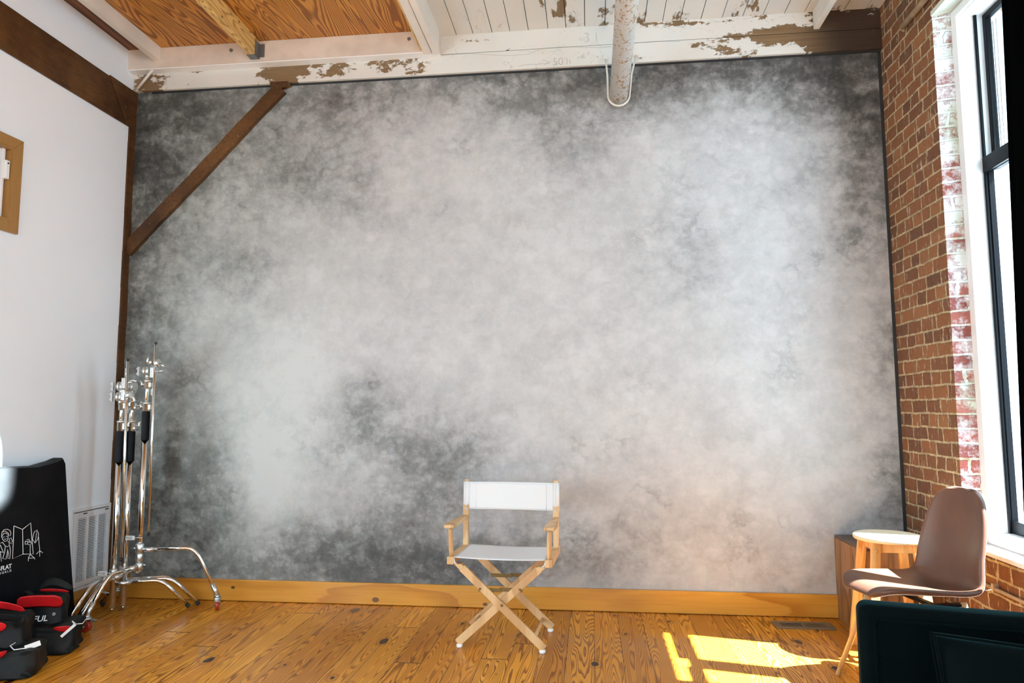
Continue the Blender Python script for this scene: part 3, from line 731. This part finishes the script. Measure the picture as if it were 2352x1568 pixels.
for s_ in (.0, 1.): 
    b.tube([Vector(shell(s_, .455)) + Vector((0, (s_ * 2 - 1) * .004, .003)), Vector(shell(s_, .50)) + Vector((.02, (s_ * 2 - 1) * .004, -.014))], .0011, 5)
b.build('stitching', 'stitch', sho)
for (sx, sy) in ((-1, -1), (-1, 1), (1, -1), (1, 1)):
    tp = Vector((sx * .125 - .01, sy * .135, .408)); ft = Vector((sx * .235 - .045, sy * .200, .0))
    lg = MB().tube([tp, tp.lerp(ft, .3), ft], lambda t: .0165 - .006 * t, 16).build('leg', 'leg_wood', lc)
    MB().tube([ft + (tp - ft).normalized() * .004, ft], .0105, 12).build('foot_pad', 'black_rubber', lg)
b = MB().box(-.15, .13, -.145, -.115, .394, .406).box(-.15, .13, .115, .145, .394, .406).box(-.03, .0, -.115, .115, .392, .406)
b.build('seat_bracket', 'black_sash', lc, bevel=.002)

# ------------------------------------------------------------------ green velvet lounge chair in the foreground
gx = Vector((math.cos(math.radians(-13.6)), math.sin(math.radians(-13.6)), 0))
gc = thing('lounge_chair', (1.085, 1.80, 0), math.radians(-13.6), 'dark green velvet lounge chair in the foreground in front of the leather chair', 'armchair')
def rbox(x0, x1, y0, y1, z0, z1): return MB().box(x0, x1, y0, y1, z0, z1)
rbox(-.41, .41, .235, .335, .20, .700).build('backrest', 'velvet', gc, bevel=.028, seg=6)
b = MB().tube([(-.372, .232, .30), (-.372, .232, .655), (-.362, .231, .668), (.362, .231, .668), (.372, .232, .655), (.372, .232, .30)], .0035, 8)
b.build('piping', 'velvet', gc)
rbox(-.40, .40, -.36, .232, .17, .305).build('seat', 'velvet', gc, bevel=.035, seg=6)
for sx in (-1, 1):
    for yy in (-.30, .27): MB().tube([(sx * .33, yy, .175), (sx * .36, yy * 1.06, 0)], .020, 14, .012).build('leg', 'leg_wood', gc)
def pil(u, v):
    a = (u * 2 - 1); c_ = (v * 2 - 1); return a, c_
def cushion(w, h, t, loc, rot, label):
    o = thing('cushion', loc, 0, label, 'cushion'); o.rotation_euler = rot
    b = MB(); N = 20
    for sg in (1, -1):
        def f(u, v, sg=sg):
            a, c_ = u * 2 - 1, v * 2 - 1
            k = (max(0, 1 - a ** 4) * max(0, 1 - c_ ** 4)) ** .5
            pin = 1 - .06 * (1 - abs(c_)) * abs(a) ** 3; pin2 = 1 - .06 * (1 - abs(a)) * abs(c_) ** 3
            return (a * w / 2 * pin, sg * t / 2 * k, c_ * h / 2 * pin2)
        b.grid(f, N, N)
    cv = b.build('cover', 'velvet', o, sub=1)
    pts = []
    for k in range(80):
        q = k / 80 * 4; s_ = int(q); r = (q - s_) * 2 - 1
        a, c_ = [(r, -1), (1, r), (-r, 1), (-1, -r)][s_]
        pin = 1 - .06 * (1 - abs(c_)) * abs(a) ** 3; pin2 = 1 - .06 * (1 - abs(a)) * abs(c_) ** 3
        pts.append((a * w / 2 * pin, 0, c_ * h / 2 * pin2))
    for yo in (-.022, .022): MB().tube([(p[0] * .985, yo, p[2] * .985) for p in pts], .004, 8, closed=True).build('piping', 'velvet', o)
    return o
cushion(.44, .38, .13, (1.062, 1.865, .497), (math.radians(-14), 0, math.radians(-14)), 'dark green velvet cushion leaning on the lounge chair back')

# ------------------------------------------------------------------ light stands
def stand_head(p, z, parent, rod=True):
    """grip heads on a column top, p=(x,y)"""
    x_, y_ = p
    h = MB().cyl((x_ - .018, y_, z), .030, .018, (1, 0, 0), 20, .003).cyl((x_ + .004, y_, z), .032, .018, (1, 0, 0), 20, .003)
    h.cyl((x_ - .006, y_, z - .03), .014, .04, (0, 0, 1), 14)
    h = h.build('grip_head', 'cast_metal', parent)
    k = MB().cyl((x_ - .045, y_, z), .006, .04, (1, 0, 0), 10); k.bar((x_ - .066, y_, z - .028), (x_ - .066, y_, z + .028), .012, .014, (1, 0, 0)); k.box(x_ - .08, x_ - .066, y_ - .006, y_ + .006, z - .020, z - .012).box(x_ - .08, x_ - .066, y_ - .006, y_ + .006, z + .012, z + .020)
    k.build('t_handle', 'cast_metal', h)
    return h
def collar(x_, y_, z0, z1, r, parent, ang):
    c = MB().lathe([(r, z0), (r + .004, z0 + .003), (r + .004, z1 - .012), (r + .007, z1 - .010), (r + .007, z1), (r, z1 + .002)], (x_, y_, 0), n=20)
    c.box(x_ + r * .6, x_ + r + .014, y_ - .010, y_ + .010, z0 + .012, z1 - .016)
    c = c.build('collar', 'cast_metal', parent)
    d = Vector((math.cos(ang), math.sin(ang), 0)); s_ = Vector((x_, y_, (z0 + z1) / 2)) + d * (r + .004)
    k = MB().tube([s_, s_ + d * .022], .005, 8); q = s_ + d * .024
    k.tube([q + Vector((-.002, 0, -.012)), q + Vector((.004, 0, 0)), q + Vector((.0, 0, .014)), q + d * .012 + Vector((0, 0, .026))], lambda t: .0055 + .002 * math.sin(PI * t), 8)
    k.build('wing_knob', 'cast_metal', c)
def leg_tube(c, d, L_, z, drop0=.62, ze=.02, r=.0115, n=8):
    d = Vector((math.cos(math.radians(d)), math.sin(math.radians(d)), 0)); c = Vector((c[0], c[1], 0))
    p = lambda t, zz: tuple(c + d * (L_ * t) + Vector((0, 0, zz)))
    pts = [p(.06, z), p(drop0 - .13, z)]
    # smooth bend
    A, B, C_ = Vector(p(drop0 - .13, z)), Vector(p(drop0, z)), Vector(p(drop0 + .10, z - (z - ze) * .10 / (1 - drop0)))
    pts += [tuple(A * (1 - t) ** 2 + B * 2 * t * (1 - t) + C_ * t * t) for t in [i / n for i in range(1, n + 1)]]
    pts.append(p(1, ze)); return pts, r
def tagplate(parent, x_, y_, z, dx=-.055):
    t_ = MB().box(x_ + dx - .030, x_ + dx + .030, y_ - .020, y_ - .018, z - .013, z + .013)
    t_.tube([(x_ + dx + .03, y_ - .019, z), (x_ + .0, y_ - .022, z + .003), (x_ + .024, y_ - .020, z + .001)], .0022, 6)
    o = t_.build('tag', 'white_plastic', parent); o['label'] = 'white zip tie tag with black letters'
    text('tag_lettering', 'VUE', .021, 'print_black', o, (x_ + dx - .026, y_ - .0203, z - .007), (PI / 2, 0, 0), .0002, space=1.15)

# the nearer stand with red casters
ax, ay = -2.790, 4.13
sA = thing('light_stand', (ax, ay, 0), 0, 'chrome rolling light stand with red caster wheels in front of the clouded wall', 'light stand')
b = MB()
b.tube([(0, 0, .265), (0, 0, 1.065)], .0175, 18); b.build('column', 'chrome', sA)
MB().tube([(0, 0, 1.24), (0, 0, 1.50)], .0115, 14).build('riser', 'chrome', sA)
MB().lathe([(.021, 1.062), (.0235, 1.066), (.0235, 1.238), (.021, 1.242)], n=22).build('foam_grip', 'foam_grip', sA)
collar(0, 0, 1.243, 1.300, .0165, sA, math.radians(170)); collar(0, 0, 1.385, 1.440, .0145, sA, math.radians(175))
hA = stand_head((.004, 0), 1.497, sA)
b = MB().box(.022, .046, -.016, .016, 1.455, 1.520).build('arm_clamp', 'cast_metal', sA, bevel=.003)
b = MB().cyl((.060, -.0, 1.548), .027, .030, (1, .0, .25), 20, .006).cyl((.026, -.010, 1.552), .017, .02, (1, 0, 0), 16, .003)
b.tube([(.022, -.02, 1.535), (.012, -.03, 1.560), (.020, -.03, 1.585)], .007, 8); b.tube([(.078, 0, 1.542), (.094, 0, 1.535), (.108, 0, 1.527)], .0065, 8)
b.tube([(.046, 0, 1.495), (.075, 0, 1.495)], .004, 8); b.tube([(.075, 0, 1.495), (.098, 0, 1.498)], .010, 10, .007)
b.build('grip_head', 'cast_metal', sA)
rod = MB().tube([(.045, -.004, 1.672), (.066, -.02, .495)], .008, 12).build('grip_arm', 'chrome', sA)
for p_, h_ in (((.0455, -.004, 1.676), .010), ((.066, -.02, .490), .016)): MB().cyl(p_, .0085, h_, (0, 0, 1), 12).build('end_cap', 'black_rubber', rod)
b = MB().lathe([(.020, .372), (.026, .376), (.026, .425), (.020, .43)], n=20); b.tube([(.02, .005, .390), (.075, .02, .390)], .0165, 14)
b.cyl((-.032, -.005, .40), .007, .016, (1, 0, 0), 10); b.build('leg_clamp', 'cast_metal', sA)
b = MB().lathe([(.018, .268), (.024, .272), (.024, .31), (.018, .314)], n=20); b.cyl((0, 0, .345), .0225, .05, (0, 0, 1), 20, .004)
b.tube([(-.003, -.02, .292), (-.012, -.075, .288)], .0165, 14); b.cyl((.034, 0, .30), .006, .016, (1, 0, 0), 10); b.cyl((0, 0, .262), .012, .012, (0, 0, 1), 14); b.build('leg_clamp', 'cast_metal', sA)
def caster(parent, p, ang, brake=True, sock=None):
    x_, y_ = p; a = math.radians(ang); d = Vector((math.cos(a), math.sin(a), 0)); s_ = Vector((-d.y, d.x, 0)); R_ = .033
    c0 = Vector((x_, y_, R_))
    o = MB()
    for sg in (-1, 1): o.prism([c0 + s_ * sg * .016 + Vector((0, 0, -.008)) - d * .008, c0 + s_ * sg * .016 + Vector((0, 0, -.008)) + d * .008, c0 + s_ * sg * .016 + Vector((0, 0, .040)) + d * .022, c0 + s_ * sg * .016 + Vector((0, 0, .040)) - d * .014], s_ * sg * .003)
    o.cyl(tuple(c0 + Vector((0, 0, .043)) + d * .004), .024, .010, (0, 0, 1), 20, .003); o.cyl(tuple(c0 + Vector((0, 0, .054)) + d * .004), .018, .012, (0, 0, 1), 20, .002)
    o.cyl(tuple(c0), .005, .044, tuple(s_), 10)
    if brake: o.bar(c0 + Vector((0, 0, .042)) + d * .01, c0 + Vector((0, 0, .034)) + d * .066, .028, .003, tuple(s_))
    o = o.build('caster', 'zinc', parent, bevel=.0)
    MB().lathe([(.012, -.012), (.029, -.012), (R_, -.008), (R_, .008), (.029, .012), (.012, .012)], tuple(c0), tuple(s_), 28).build('wheel', 'red_wheel', o)
    return o
for (tx, ty), z, d0, ca, nm in (((-2.352, 4.275), .390, .70, -60, 'r'), ((-2.868, 3.790), .288, .60, -5, 'f'), ((-3.070, 4.395), .255, .6, -50, 'b')):
    dx, dy = tx - ax, ty - ay; L_ = math.hypot(dx, dy); ang = math.degrees(math.atan2(dy, dx))
    pts, r = leg_tube((0, 0), ang, L_, z, d0, .090)
    lg = MB().tube(pts, .0115, 14).build('leg', 'chrome', sA)
    e = Vector(pts[-1]); e2 = Vector(pts[-2]); dd = (e - e2).normalized()
    s_ = MB().tube([e - dd * .075, e + dd * .004], .0155, 14); sd = dd.cross(Vector((0, 0, 1))).normalized()
    s_.tube([e - dd * .045, e - dd * .045 - Vector((0, 0, .022)) - sd * .006], .0045, 8); s_.tube([e - dd * .060 - Vector((0, 0, .022)), e - dd * .03 - Vector((0, 0, .026))], .004, 8)
    s_.build('leg_socket', 'cast_metal', lg)
    caster(lg, (dx, dy), ca, nm != 'b')
tagplate(sA, 0, 0, .465)

# three nested turtle-base stands
sB = thing('light_stand', (-2.936, 4.10, 0), 0, 'chrome stand of the nested three, frontmost with the upright rod', 'light stand', None)
def nested(parent):
    MB().tube([(0, 0, .235), (0, 0, .930)], .0180, 18).build('column', 'chrome', parent)
    MB().tube([(0, 0, 1.12), (0, 0, 1.36)], .0115, 14).build('riser', 'chrome', parent)
    MB().lathe([(.022, .928), (.0245, .932), (.0245, 1.114), (.022, 1.118)], n=22).build('foam_grip', 'foam_grip', parent)
    collar(0, 0, 1.120, 1.185, .0170, parent, math.radians(10)); collar(0, 0, 1.250, 1.312, .0150, parent, math.radians(20))
    stand_head((0, 0), 1.400, parent)
    b = MB().lathe([(.016, .045), (.019, .050), (.019, .235), (.024, .24), (.024, .275), (.018, .28)], n=20)
    b.tube([(.015, .004, .190), (.085, .045, .188)], .0150, 12); b.tube([(0, -.015, .235), (-.008, -.085, .232)], .0150, 12)
    b.cyl((0, 0, .038), .009, .014, (0, 0, 1), 12); b.build('base_socket', 'cast_metal', parent)
    for ang, L_, z, d0 in ((28, .43, .190, .62), (-94, .40, .232, .42), (151, .26, .12, .5)):
        pts, r = leg_tube((0, 0), ang, L_, z, d0, .012)
        lg = MB().tube(pts, .0115, 14).build('leg', 'chrome', parent)
        e = Vector(pts[-1]); dd = (e - Vector(pts[-2])).normalized()
        MB().tube([e - dd * .016, e + dd * .003], .0130, 12).build('foot_cap', 'black_rubber', lg)
nested(sB)
def dup(src, loc, label):
    r = src.copy(); COL.objects.link(r); r.location = loc; r['label'] = label
    def rec(a, p):
        for ch in list(a.children):
            c = ch.copy(); COL.objects.link(c); c.parent = p; rec(ch, c)
    rec(src, r); return r
sC = dup(sB, (-2.902, 4.155, 0), 'chrome stand of the nested three, its black grip just right of the upright rod')
sD = dup(sB, (-2.945, 4.205, 0), 'chrome stand of the nested three, rearmost and almost hidden by the other two')
sD.scale = (1, 1, .985)
for o in (sB, sC, sD): o['group'] = 'nested chrome light stands'
rod = MB().tube([(.062, -.05, 1.560), (.082, -.05, .355)], .0085, 12).build('grip_arm', 'chrome', sB)
for p_, h_ in (((.062, -.05, 1.566), .012), ((.082, -.05, .345), .016)): MB().cyl(p_, .009, h_, (0, 0, 1), 12).build('end_cap', 'black_rubber', rod)
for z_ in (1.312, 1.386): MB().box(.022, .046, -.046, -.012, z_, z_ + .066).build('clamp_block', 'cast_metal', sB, bevel=.002)
b = MB().cyl((.075, -.04, 1.345), .028, .026, (1, 0, .1), 18, .005).tube([(.05, -.04, 1.345), (.068, -.045, 1.425), (.095, -.045, 1.425)], .008, 8)
b.tube([(.085, -.055, 1.432), (.11, -.06, 1.436), (.135, -.06, 1.430)], .0065, 8); b.tube([(.11, -.06, 1.34), (.122, -.06, 1.322), (.128, -.06, 1.305)], .0075, 8)
b.build('arm_clamp', 'cast_metal', sB, bevel=.002)
MB().tube([(.026, -.006, 1.455), (.026, -.006, 1.515)], .010, 12).build('stud', 'chrome', sB)
h2 = stand_head((.004, -.01), 1.335, sB)
tagplate(sB, .0, -.03, .262, -.035)
b = MB().cyl((.085, .0, 1.39), .004, .10, (1, 0, 0), 8)
b.box(.120, .134, -.006, .006, 1.345, 1.425)
b.build('t_handle', 'cast_metal', sC)

# ------------------------------------------------------------------ big black folding-reflector case
def cm(yy, zz, dx=0):
    """point of the case's leaning front face, in the case's own frame"""
    z_ = zz
    for _ in range(6):
        k = (3.055 + .045 * z_) / 3.105; z_ = 1.26 - (1.26 - zz) * k
    if zz <= 0: z_ = 0; k = 3.055 / 3.105
    return (-(3.055 + .045 * z_) + 3.055 + dx, yy * k - 3.3, z_)
vb = thing('reflector_case', (-3.055, 3.3, 0), 0, 'tall flat black fabric case with white line drawing leaning on the white wall', 'case')
out_ = [(2.55, 0), (4.022, 0), (3.935, .50), (3.868, .945), (3.850, .972), (3.80, .958), (3.667, .940), (3.445, .953), (2.9, .955), (2.55, .955)]
b = MB(); N = len(out_)
vs = []
for k, (xo, ins) in enumerate(((-.085, .006), (-.07, .0), (-.015, .0), (0, .008))):
    for (yy, zz) in out_:
        vs.append(cm(yy + (-ins if yy > 3 else ins), max(0, zz - (ins if zz > .1 else 0)), xo))
fs = [tuple(range(N)), tuple(3 * N + i for i in reversed(range(N)))]
for k in range(3): fs += [(k * N + i, k * N + (i + 1) % N, (k + 1) * N + (i + 1) % N, (k + 1) * N + i) for i in range(N)]
b.add(vs, fs); body = b.build('body', 'black_cloth', vb)
LG = [[(3.51, .633), (3.57, .604), (3.584, .469), (3.515, .459), (3.51, .633)], [(3.57, .604), (3.624, .63), (3.638, .549), (3.655, .456), (3.584, .469)],
 [(3.673, .584), (3.653, .576), (3.643, .539), (3.664, .513), (3.682, .532), (3.686, .559), (3.673, .584), (3.664, .513)], [(3.687, .543), (3.693, .507), (3.701, .464), (3.678, .45)], [(3.701, .464), (3.726, .447)], [(3.701, .464), (3.703, .431)],
 [(3.593, .537), (3.594, .52), (3.611, .517), (3.629, .51), (3.64, .517), (3.628, .531), (3.61, .532), (3.593, .537)], [(3.604, .542), (3.618, .543), (3.625, .531)], [(3.61, .532), (3.611, .517)], [(3.617, .526), (3.63, .523)],
 [(3.63, .508), (3.634, .457), (3.623, .442), (3.624, .423)], [(3.634, .457), (3.668, .43), (3.668, .423)], [(3.626, .439), (3.667, .431)],
 [(3.434, .586), (3.434, .61), (3.446, .623), (3.467, .623), (3.487, .612), (3.494, .595), (3.489, .583)], [(3.438, .594), (3.447, .604), (3.463, .602), (3.482, .586), (3.477, .6), (3.454, .615), (3.439, .613)],
 [(3.438, .59), (3.442, .574), (3.456, .561), (3.472, .562), (3.476, .574), (3.475, .588)], [(3.452, .575), (3.461, .571), (3.467, .574)], [(3.446, .585), (3.452, .587)], [(3.463, .584), (3.469, .585)],
 [(3.478, .557), (3.501, .54), (3.506, .556), (3.495, .573), (3.483, .569), (3.489, .555)], [(3.43, .557), (3.443, .559), (3.46, .538), (3.474, .529), (3.488, .533), (3.485, .547)],
 [(3.462, .534), (3.46, .504), (3.45, .474), (3.471, .466), (3.479, .504), (3.477, .516), (3.484, .497), (3.483, .469), (3.496, .462), (3.498, .5), (3.492, .53)], [(3.429, .548), (3.44, .527), (3.454, .502), (3.433, .513)], [(3.432, .514), (3.443, .46)]]
b = MB()
for k, pl in enumerate(LG): b.tube([cm(yy, zz, .0005) for yy, zz in pl], .0018 if k < 2 else .0014, 6)
b.build('line_drawing', 'print_white', body)
text('case_lettering', 'V-FLAT', .031, 'print_white', body, cm(3.511, .4125, .0015), (PI / 2 - .045, 0, PI / 2), .0004, 'RIGHT', offset=.0008)
text('case_lettering', 'W O R L D', .0165, 'print_white', body, cm(3.511, .3935, .0015), (PI / 2 - .045, 0, PI / 2), .0004, 'RIGHT', space=1.05)

# ------------------------------------------------------------------ sandbags
def blob(c, s, rz=0, e=.27, n=18, lean=(0, 0), sag=.25):
    """soft bag: rounded cuboid, wider at the bottom"""
    b = MB(); vs = []; fs = []
    pw = lambda a, p: math.copysign(abs(a) ** p, a)
    for i in range(n + 1):
        a = -PI / 2 + PI * i / n
        for k in range(2 * n):
            t = 2 * PI * k / (2 * n)
            x_ = pw(math.cos(a), e) * pw(math.cos(t), e); y_ = pw(math.cos(a), e) * pw(math.sin(t), e); z_ = pw(math.sin(a), e)
            w_ = 1 + sag * (-.5 * z_) 
            px = x_ * s[0] / 2 * w_ + lean[0] * (z_ + 1) / 2; py = y_ * s[1] / 2 * w_ + lean[1] * (z_ + 1) / 2
            wr_ = .009 * math.sin(px * 37 + z_ * 3 + c[0] * 31) + .007 * math.sin(py * 51 + z_ * 5) + .005 * math.sin(px * 83 - py * 71 + z_ * 9)
            q = Matrix.Rotation(rz, 3, 'Z') @ Vector((px + wr_ * x_, py + wr_ * y_, 0))
            vs.append((c[0] + q.x, c[1] + q.y, max(.001, c[2] + (z_ + 1) / 2 * s[2] + wr_ * .8 * (z_ > 0))))
    for i in range(n):
        for k in range(2 * n): fs.append((i * 2 * n + k, i * 2 * n + (k + 1) % (2 * n), (i + 1) * 2 * n + (k + 1) % (2 * n), (i + 1) * 2 * n + k))
    return b.add(vs, fs, True)
def strip(pts, w, side, th=.003):
    """ribbon along pts with width vector(s)"""
    b = MB(); N = len(pts)
    ww = w if isinstance(w, (list, tuple)) else [w] * N; sd = Vector(side).normalized()
    vs = []
    for p, k in zip(pts, ww): p = Vector(p); vs += [p - sd * k / 2, p + sd * k / 2]
    b.add(vs, [(2 * i, 2 * i + 1, 2 * i + 3, 2 * i + 2) for i in range(N - 1)], True); return b
def sandbag(loc, rz, label, pouches, reds, straps, tagp=None, letters=None, zs=1.):
    Z = lambda p: (p[0], p[1], p[2] * zs)
    pouches = [(c, (s[0], s[1], s[2] * zs), r_, ln) for c, s, r_, ln in pouches]
    reds = [([Z(p) for p in pts], w, sd) for pts, w, sd in reds]; straps = [([Z(p) for p in pts], w, sd) for pts, w, sd in straps]
    if tagp: tagp = dict(tagp, plates=[(Z(a), Z(b_), n_) for a, b_, n_ in tagp['plates']], tie=[Z(p) for p in tagp['tie']])
    if letters: letters = (letters[0], letters[1], Z(letters[2]), letters[3])
    o = thing('sandbag', loc, rz, label, 'sandbag', None)
    for c, s, r_, ln in pouches: pb = blob(c, s, r_, n=30, lean=ln).build('pouch', 'black_nylon', o)
    for pts, w, sd in reds: strip([(p[0], p[1] - .012, p[2] + .010) for p in pts], [k_ * 1.45 for k_ in w], sd).build('flap', 'red_nylon', o, solid=.004, sub=1)
    for pts, w, sd in straps: strip(pts, w, sd).build('handle', 'webbing', o, solid=.004, sub=1)
    if tagp:
        tg = MB()
        for a, b_, n_ in tagp['plates']: tg.bar(a, b_, n_, .002, tagp['side'])
        tg.tube(tagp['tie'], .0025, 6); tg.build('tag', 'white_plastic', o)
    if letters:
        lx, ly, lz = letters[2]; rg = MB().tube(arc((lx + .118, ly - .001 + .005, lz + .030), .0062, 0, 2 * PI, 16, (1, 0, 0), (0, .25, .97)), .0011, 5, closed=True).build('registered_mark', 'print_white', o)
        text('registered_letter', 'R', .009, 'print_white', rg, (lx + .1155, ly + .003, lz + .027), letters[3], .0004)
        text('bag_lettering', letters[0], letters[1], 'print_white', o, letters[2], letters[3], .0005, offset=.0005, shear=.15)
    return o
# rear bag
sandbag((-2.900, 3.490, 0), math.radians(26), 'black and red sandbag nearer the chrome stands, with white lettering on its face',
    [((.0, .06, 0), (.22, .16, .225), .0, (0, .02)), ((.075, -.035, 0), (.22, .19, .115), -.05, (0, .03))],
    [([(-.105, -.030, .205), (-.06, -.036, .213), (.04, -.036, .208), (.115, -.030, .196)], [.055, .060, .055, .075], (0, -.45, .9)),
     ([(-.03, .050, .240), (.05, .045, .238), (.125, .040, .225)], [.02, .024, .02], (0, -.7, .7)),
     ([(.085, -.118, .108), (.13, -.128, .100), (.175, -.105, .100)], [.012, .040, .030], (0, -.6, .8))],
    [([(-.10, .02, .238), (-.08, .015, .262), (-.05, .01, .240), (-.03, .0, .226)], .05, (.1, 1, 0)),
     ([(-.03, .05, .25), (.0, .06, .285), (.06, .06, .280), (.14, .05, .238)], [.05, .06, .055, .04], (0, .8, .6))],
    {'plates': [((.135, -.165, .085), (.19, -.135, .125), .014)], 'side': (0, 0, 1), 'tie': [(.185, -.135, .125), (.175, -.135, .14), (.19, -.12, .122), (.215, -.10, .118), (.225, -.06, .13)]},
    ('TFUL', .040, (-.045, -.062, .135), (math.radians(76), 0, 0)), zs=1.2)
# front bag
sandbag((-2.865, 3.175, 0), math.radians(24), 'black and red sandbag without lettering, in front of the one with white lettering',
    [((.0, .05, 0), (.255, .18, .205), .0, (0, .02)), ((.055, -.055, 0), (.30, .18, .100), .03, (0, .03)), ((-.1, -.12, 0), (.22, .2, .09), .1, (0, .02))],
    [([(-.12, .01, .252), (-.06, .005, .252), (.05, .0, .238), (.125, -.005, .216)], [.03, .045, .045, .035], (0, -.6, .8)),
     ([(-.12, -.065, .195), (-.06, -.072, .180), (.02, -.068, .172), (.068, -.062, .178)], [.030, .045, .062, .02], (0, -.4, .9)),
     ([(-.12, -.150, .098), (.0, -.158, .100), (.06, -.158, .084), (.10, -.135, .105)], [.01, .022, .05, .006], (0, -.6, .8))],
    [([(-.125, -.035, .225), (-.05, -.042, .222), (.05, -.045, .210), (.118, -.040, .200)], [.045, .05, .05, .04], (0, -.5, .86))],
    {'plates': [((.155, -.11, .105), (.215, -.10, .118), .024)], 'side': (0, 0, 1), 'tie': [(.155, -.11, .105), (.11, -.105, .102), (.085, -.08, .112), (.10, -.06, .118)]}, zs=1.27)

# ------------------------------------------------------------------ camera
F = 1600.; yaw, pitch, roll = (math.radians(a) for a in (-6.43, 5.40, -0.2))
f = Vector((math.sin(yaw) * math.cos(pitch), math.cos(yaw) * math.cos(pitch), math.sin(pitch)))
r = Vector((math.cos(yaw), -math.sin(yaw), 0)); u = r.cross(f)
r2 = r * math.cos(roll) + u * math.sin(roll); u2 = -r * math.sin(roll) + u * math.cos(roll)
mat = Matrix((r2, u2, -f)).transposed().to_4x4(); mat.translation = (0, 0, 1.26)
cam = bpy.data.cameras.new('camera'); co = bpy.data.objects.new('camera', cam); COL.objects.link(co)
cam.sensor_width = 36; cam.lens = F * 36 / 2352; cam.clip_start = .05; cam.clip_end = 200
co.matrix_world = mat; S.camera = co

# ------------------------------------------------------------------ light
w = bpy.data.worlds.new('sky'); S.world = w; w.use_nodes = True
bg = w.node_tree.nodes['Background']; bg.inputs[0].default_value = (.59, .85, 1.0, 1); bg.inputs[1].default_value = 10.0
def portal(name, loc, rot, sx, sy):
    l = bpy.data.lights.new(name, 'AREA'); l.shape = 'RECTANGLE'; l.size = sx; l.size_y = sy; l.cycles.is_portal = True
    o = bpy.data.objects.new(name, l); COL.objects.link(o); o.location = loc; o.rotation_euler = rot
portal('portal_side', (XR + TH + .02, (OY0 + OY1) / 2, (OZ0 + OZ1) / 2), (0, PI / 2, 0), OZ1 - OZ0, OY1 - OY0)
portal('portal_side_rear', (XR + TH + .02, (RY0 + RY1) / 2, 1.77), (0, PI / 2, 0), 1.06, RY1 - RY0)
portal('portal_side_far', (XR + TH + .02, -1.9, 1.9), (0, PI / 2, 0), 2.6, 2.6)  # sky light through an unseen opening added to brighten the left wall
portal('portal_rear', (-.95, YF - .2, 1.7), (PI / 2, 0, 0), 3.5, 1.8)
portal('portal_left', (XL - .2, -.3, 1.2), (0, -PI / 2, 0), 2.4, 2.6)
# sun through the tall window
sun = bpy.data.lights.new('sun', 'SUN'); sun.energy = 105; sun.angle = math.radians(.6); sun.color = (.84, .94, 1)
so = bpy.data.objects.new('sun', sun); COL.objects.link(so)
sd = Vector((-.64, .64 * .22, -1)).normalized(); so.rotation_euler = sd.to_track_quat('-Z', 'Y').to_euler(); so.location = (5, 2, 6)
# added spot that lights the left wall patch, clipped by an added opening
sp = bpy.data.lights.new('added_glare_spot', 'SPOT'); sp.energy = 380000; sp.spot_size = math.radians(6.2); sp.spot_blend = .3; sp.shadow_soft_size = .04; sp.color = (.86, 1, .98)
po = bpy.data.objects.new('added_glare_spot', sp); COL.objects.link(po); po.location = (5.5, .9, 1.6)
po.rotation_euler = (Vector((-3.23, 3.02, .94)) - po.location).to_track_quat('-Z', 'Y').to_euler()

S.view_settings.view_transform = 'Standard'; S.view_settings.look = 'None'; S.view_settings.gamma = 1; S.view_settings.exposure = 0.2
S.view_settings.use_curve_mapping = False
S.cycles.use_denoising = True; S.cycles.max_bounces = 10; S.cycles.diffuse_bounces = 6; S.cycles.glossy_bounces = 5; S.cycles.transmission_bounces = 6
S.cycles.sample_clamp_indirect = 8; S.cycles.caustics_reflective = False; S.cycles.caustics_refractive = False
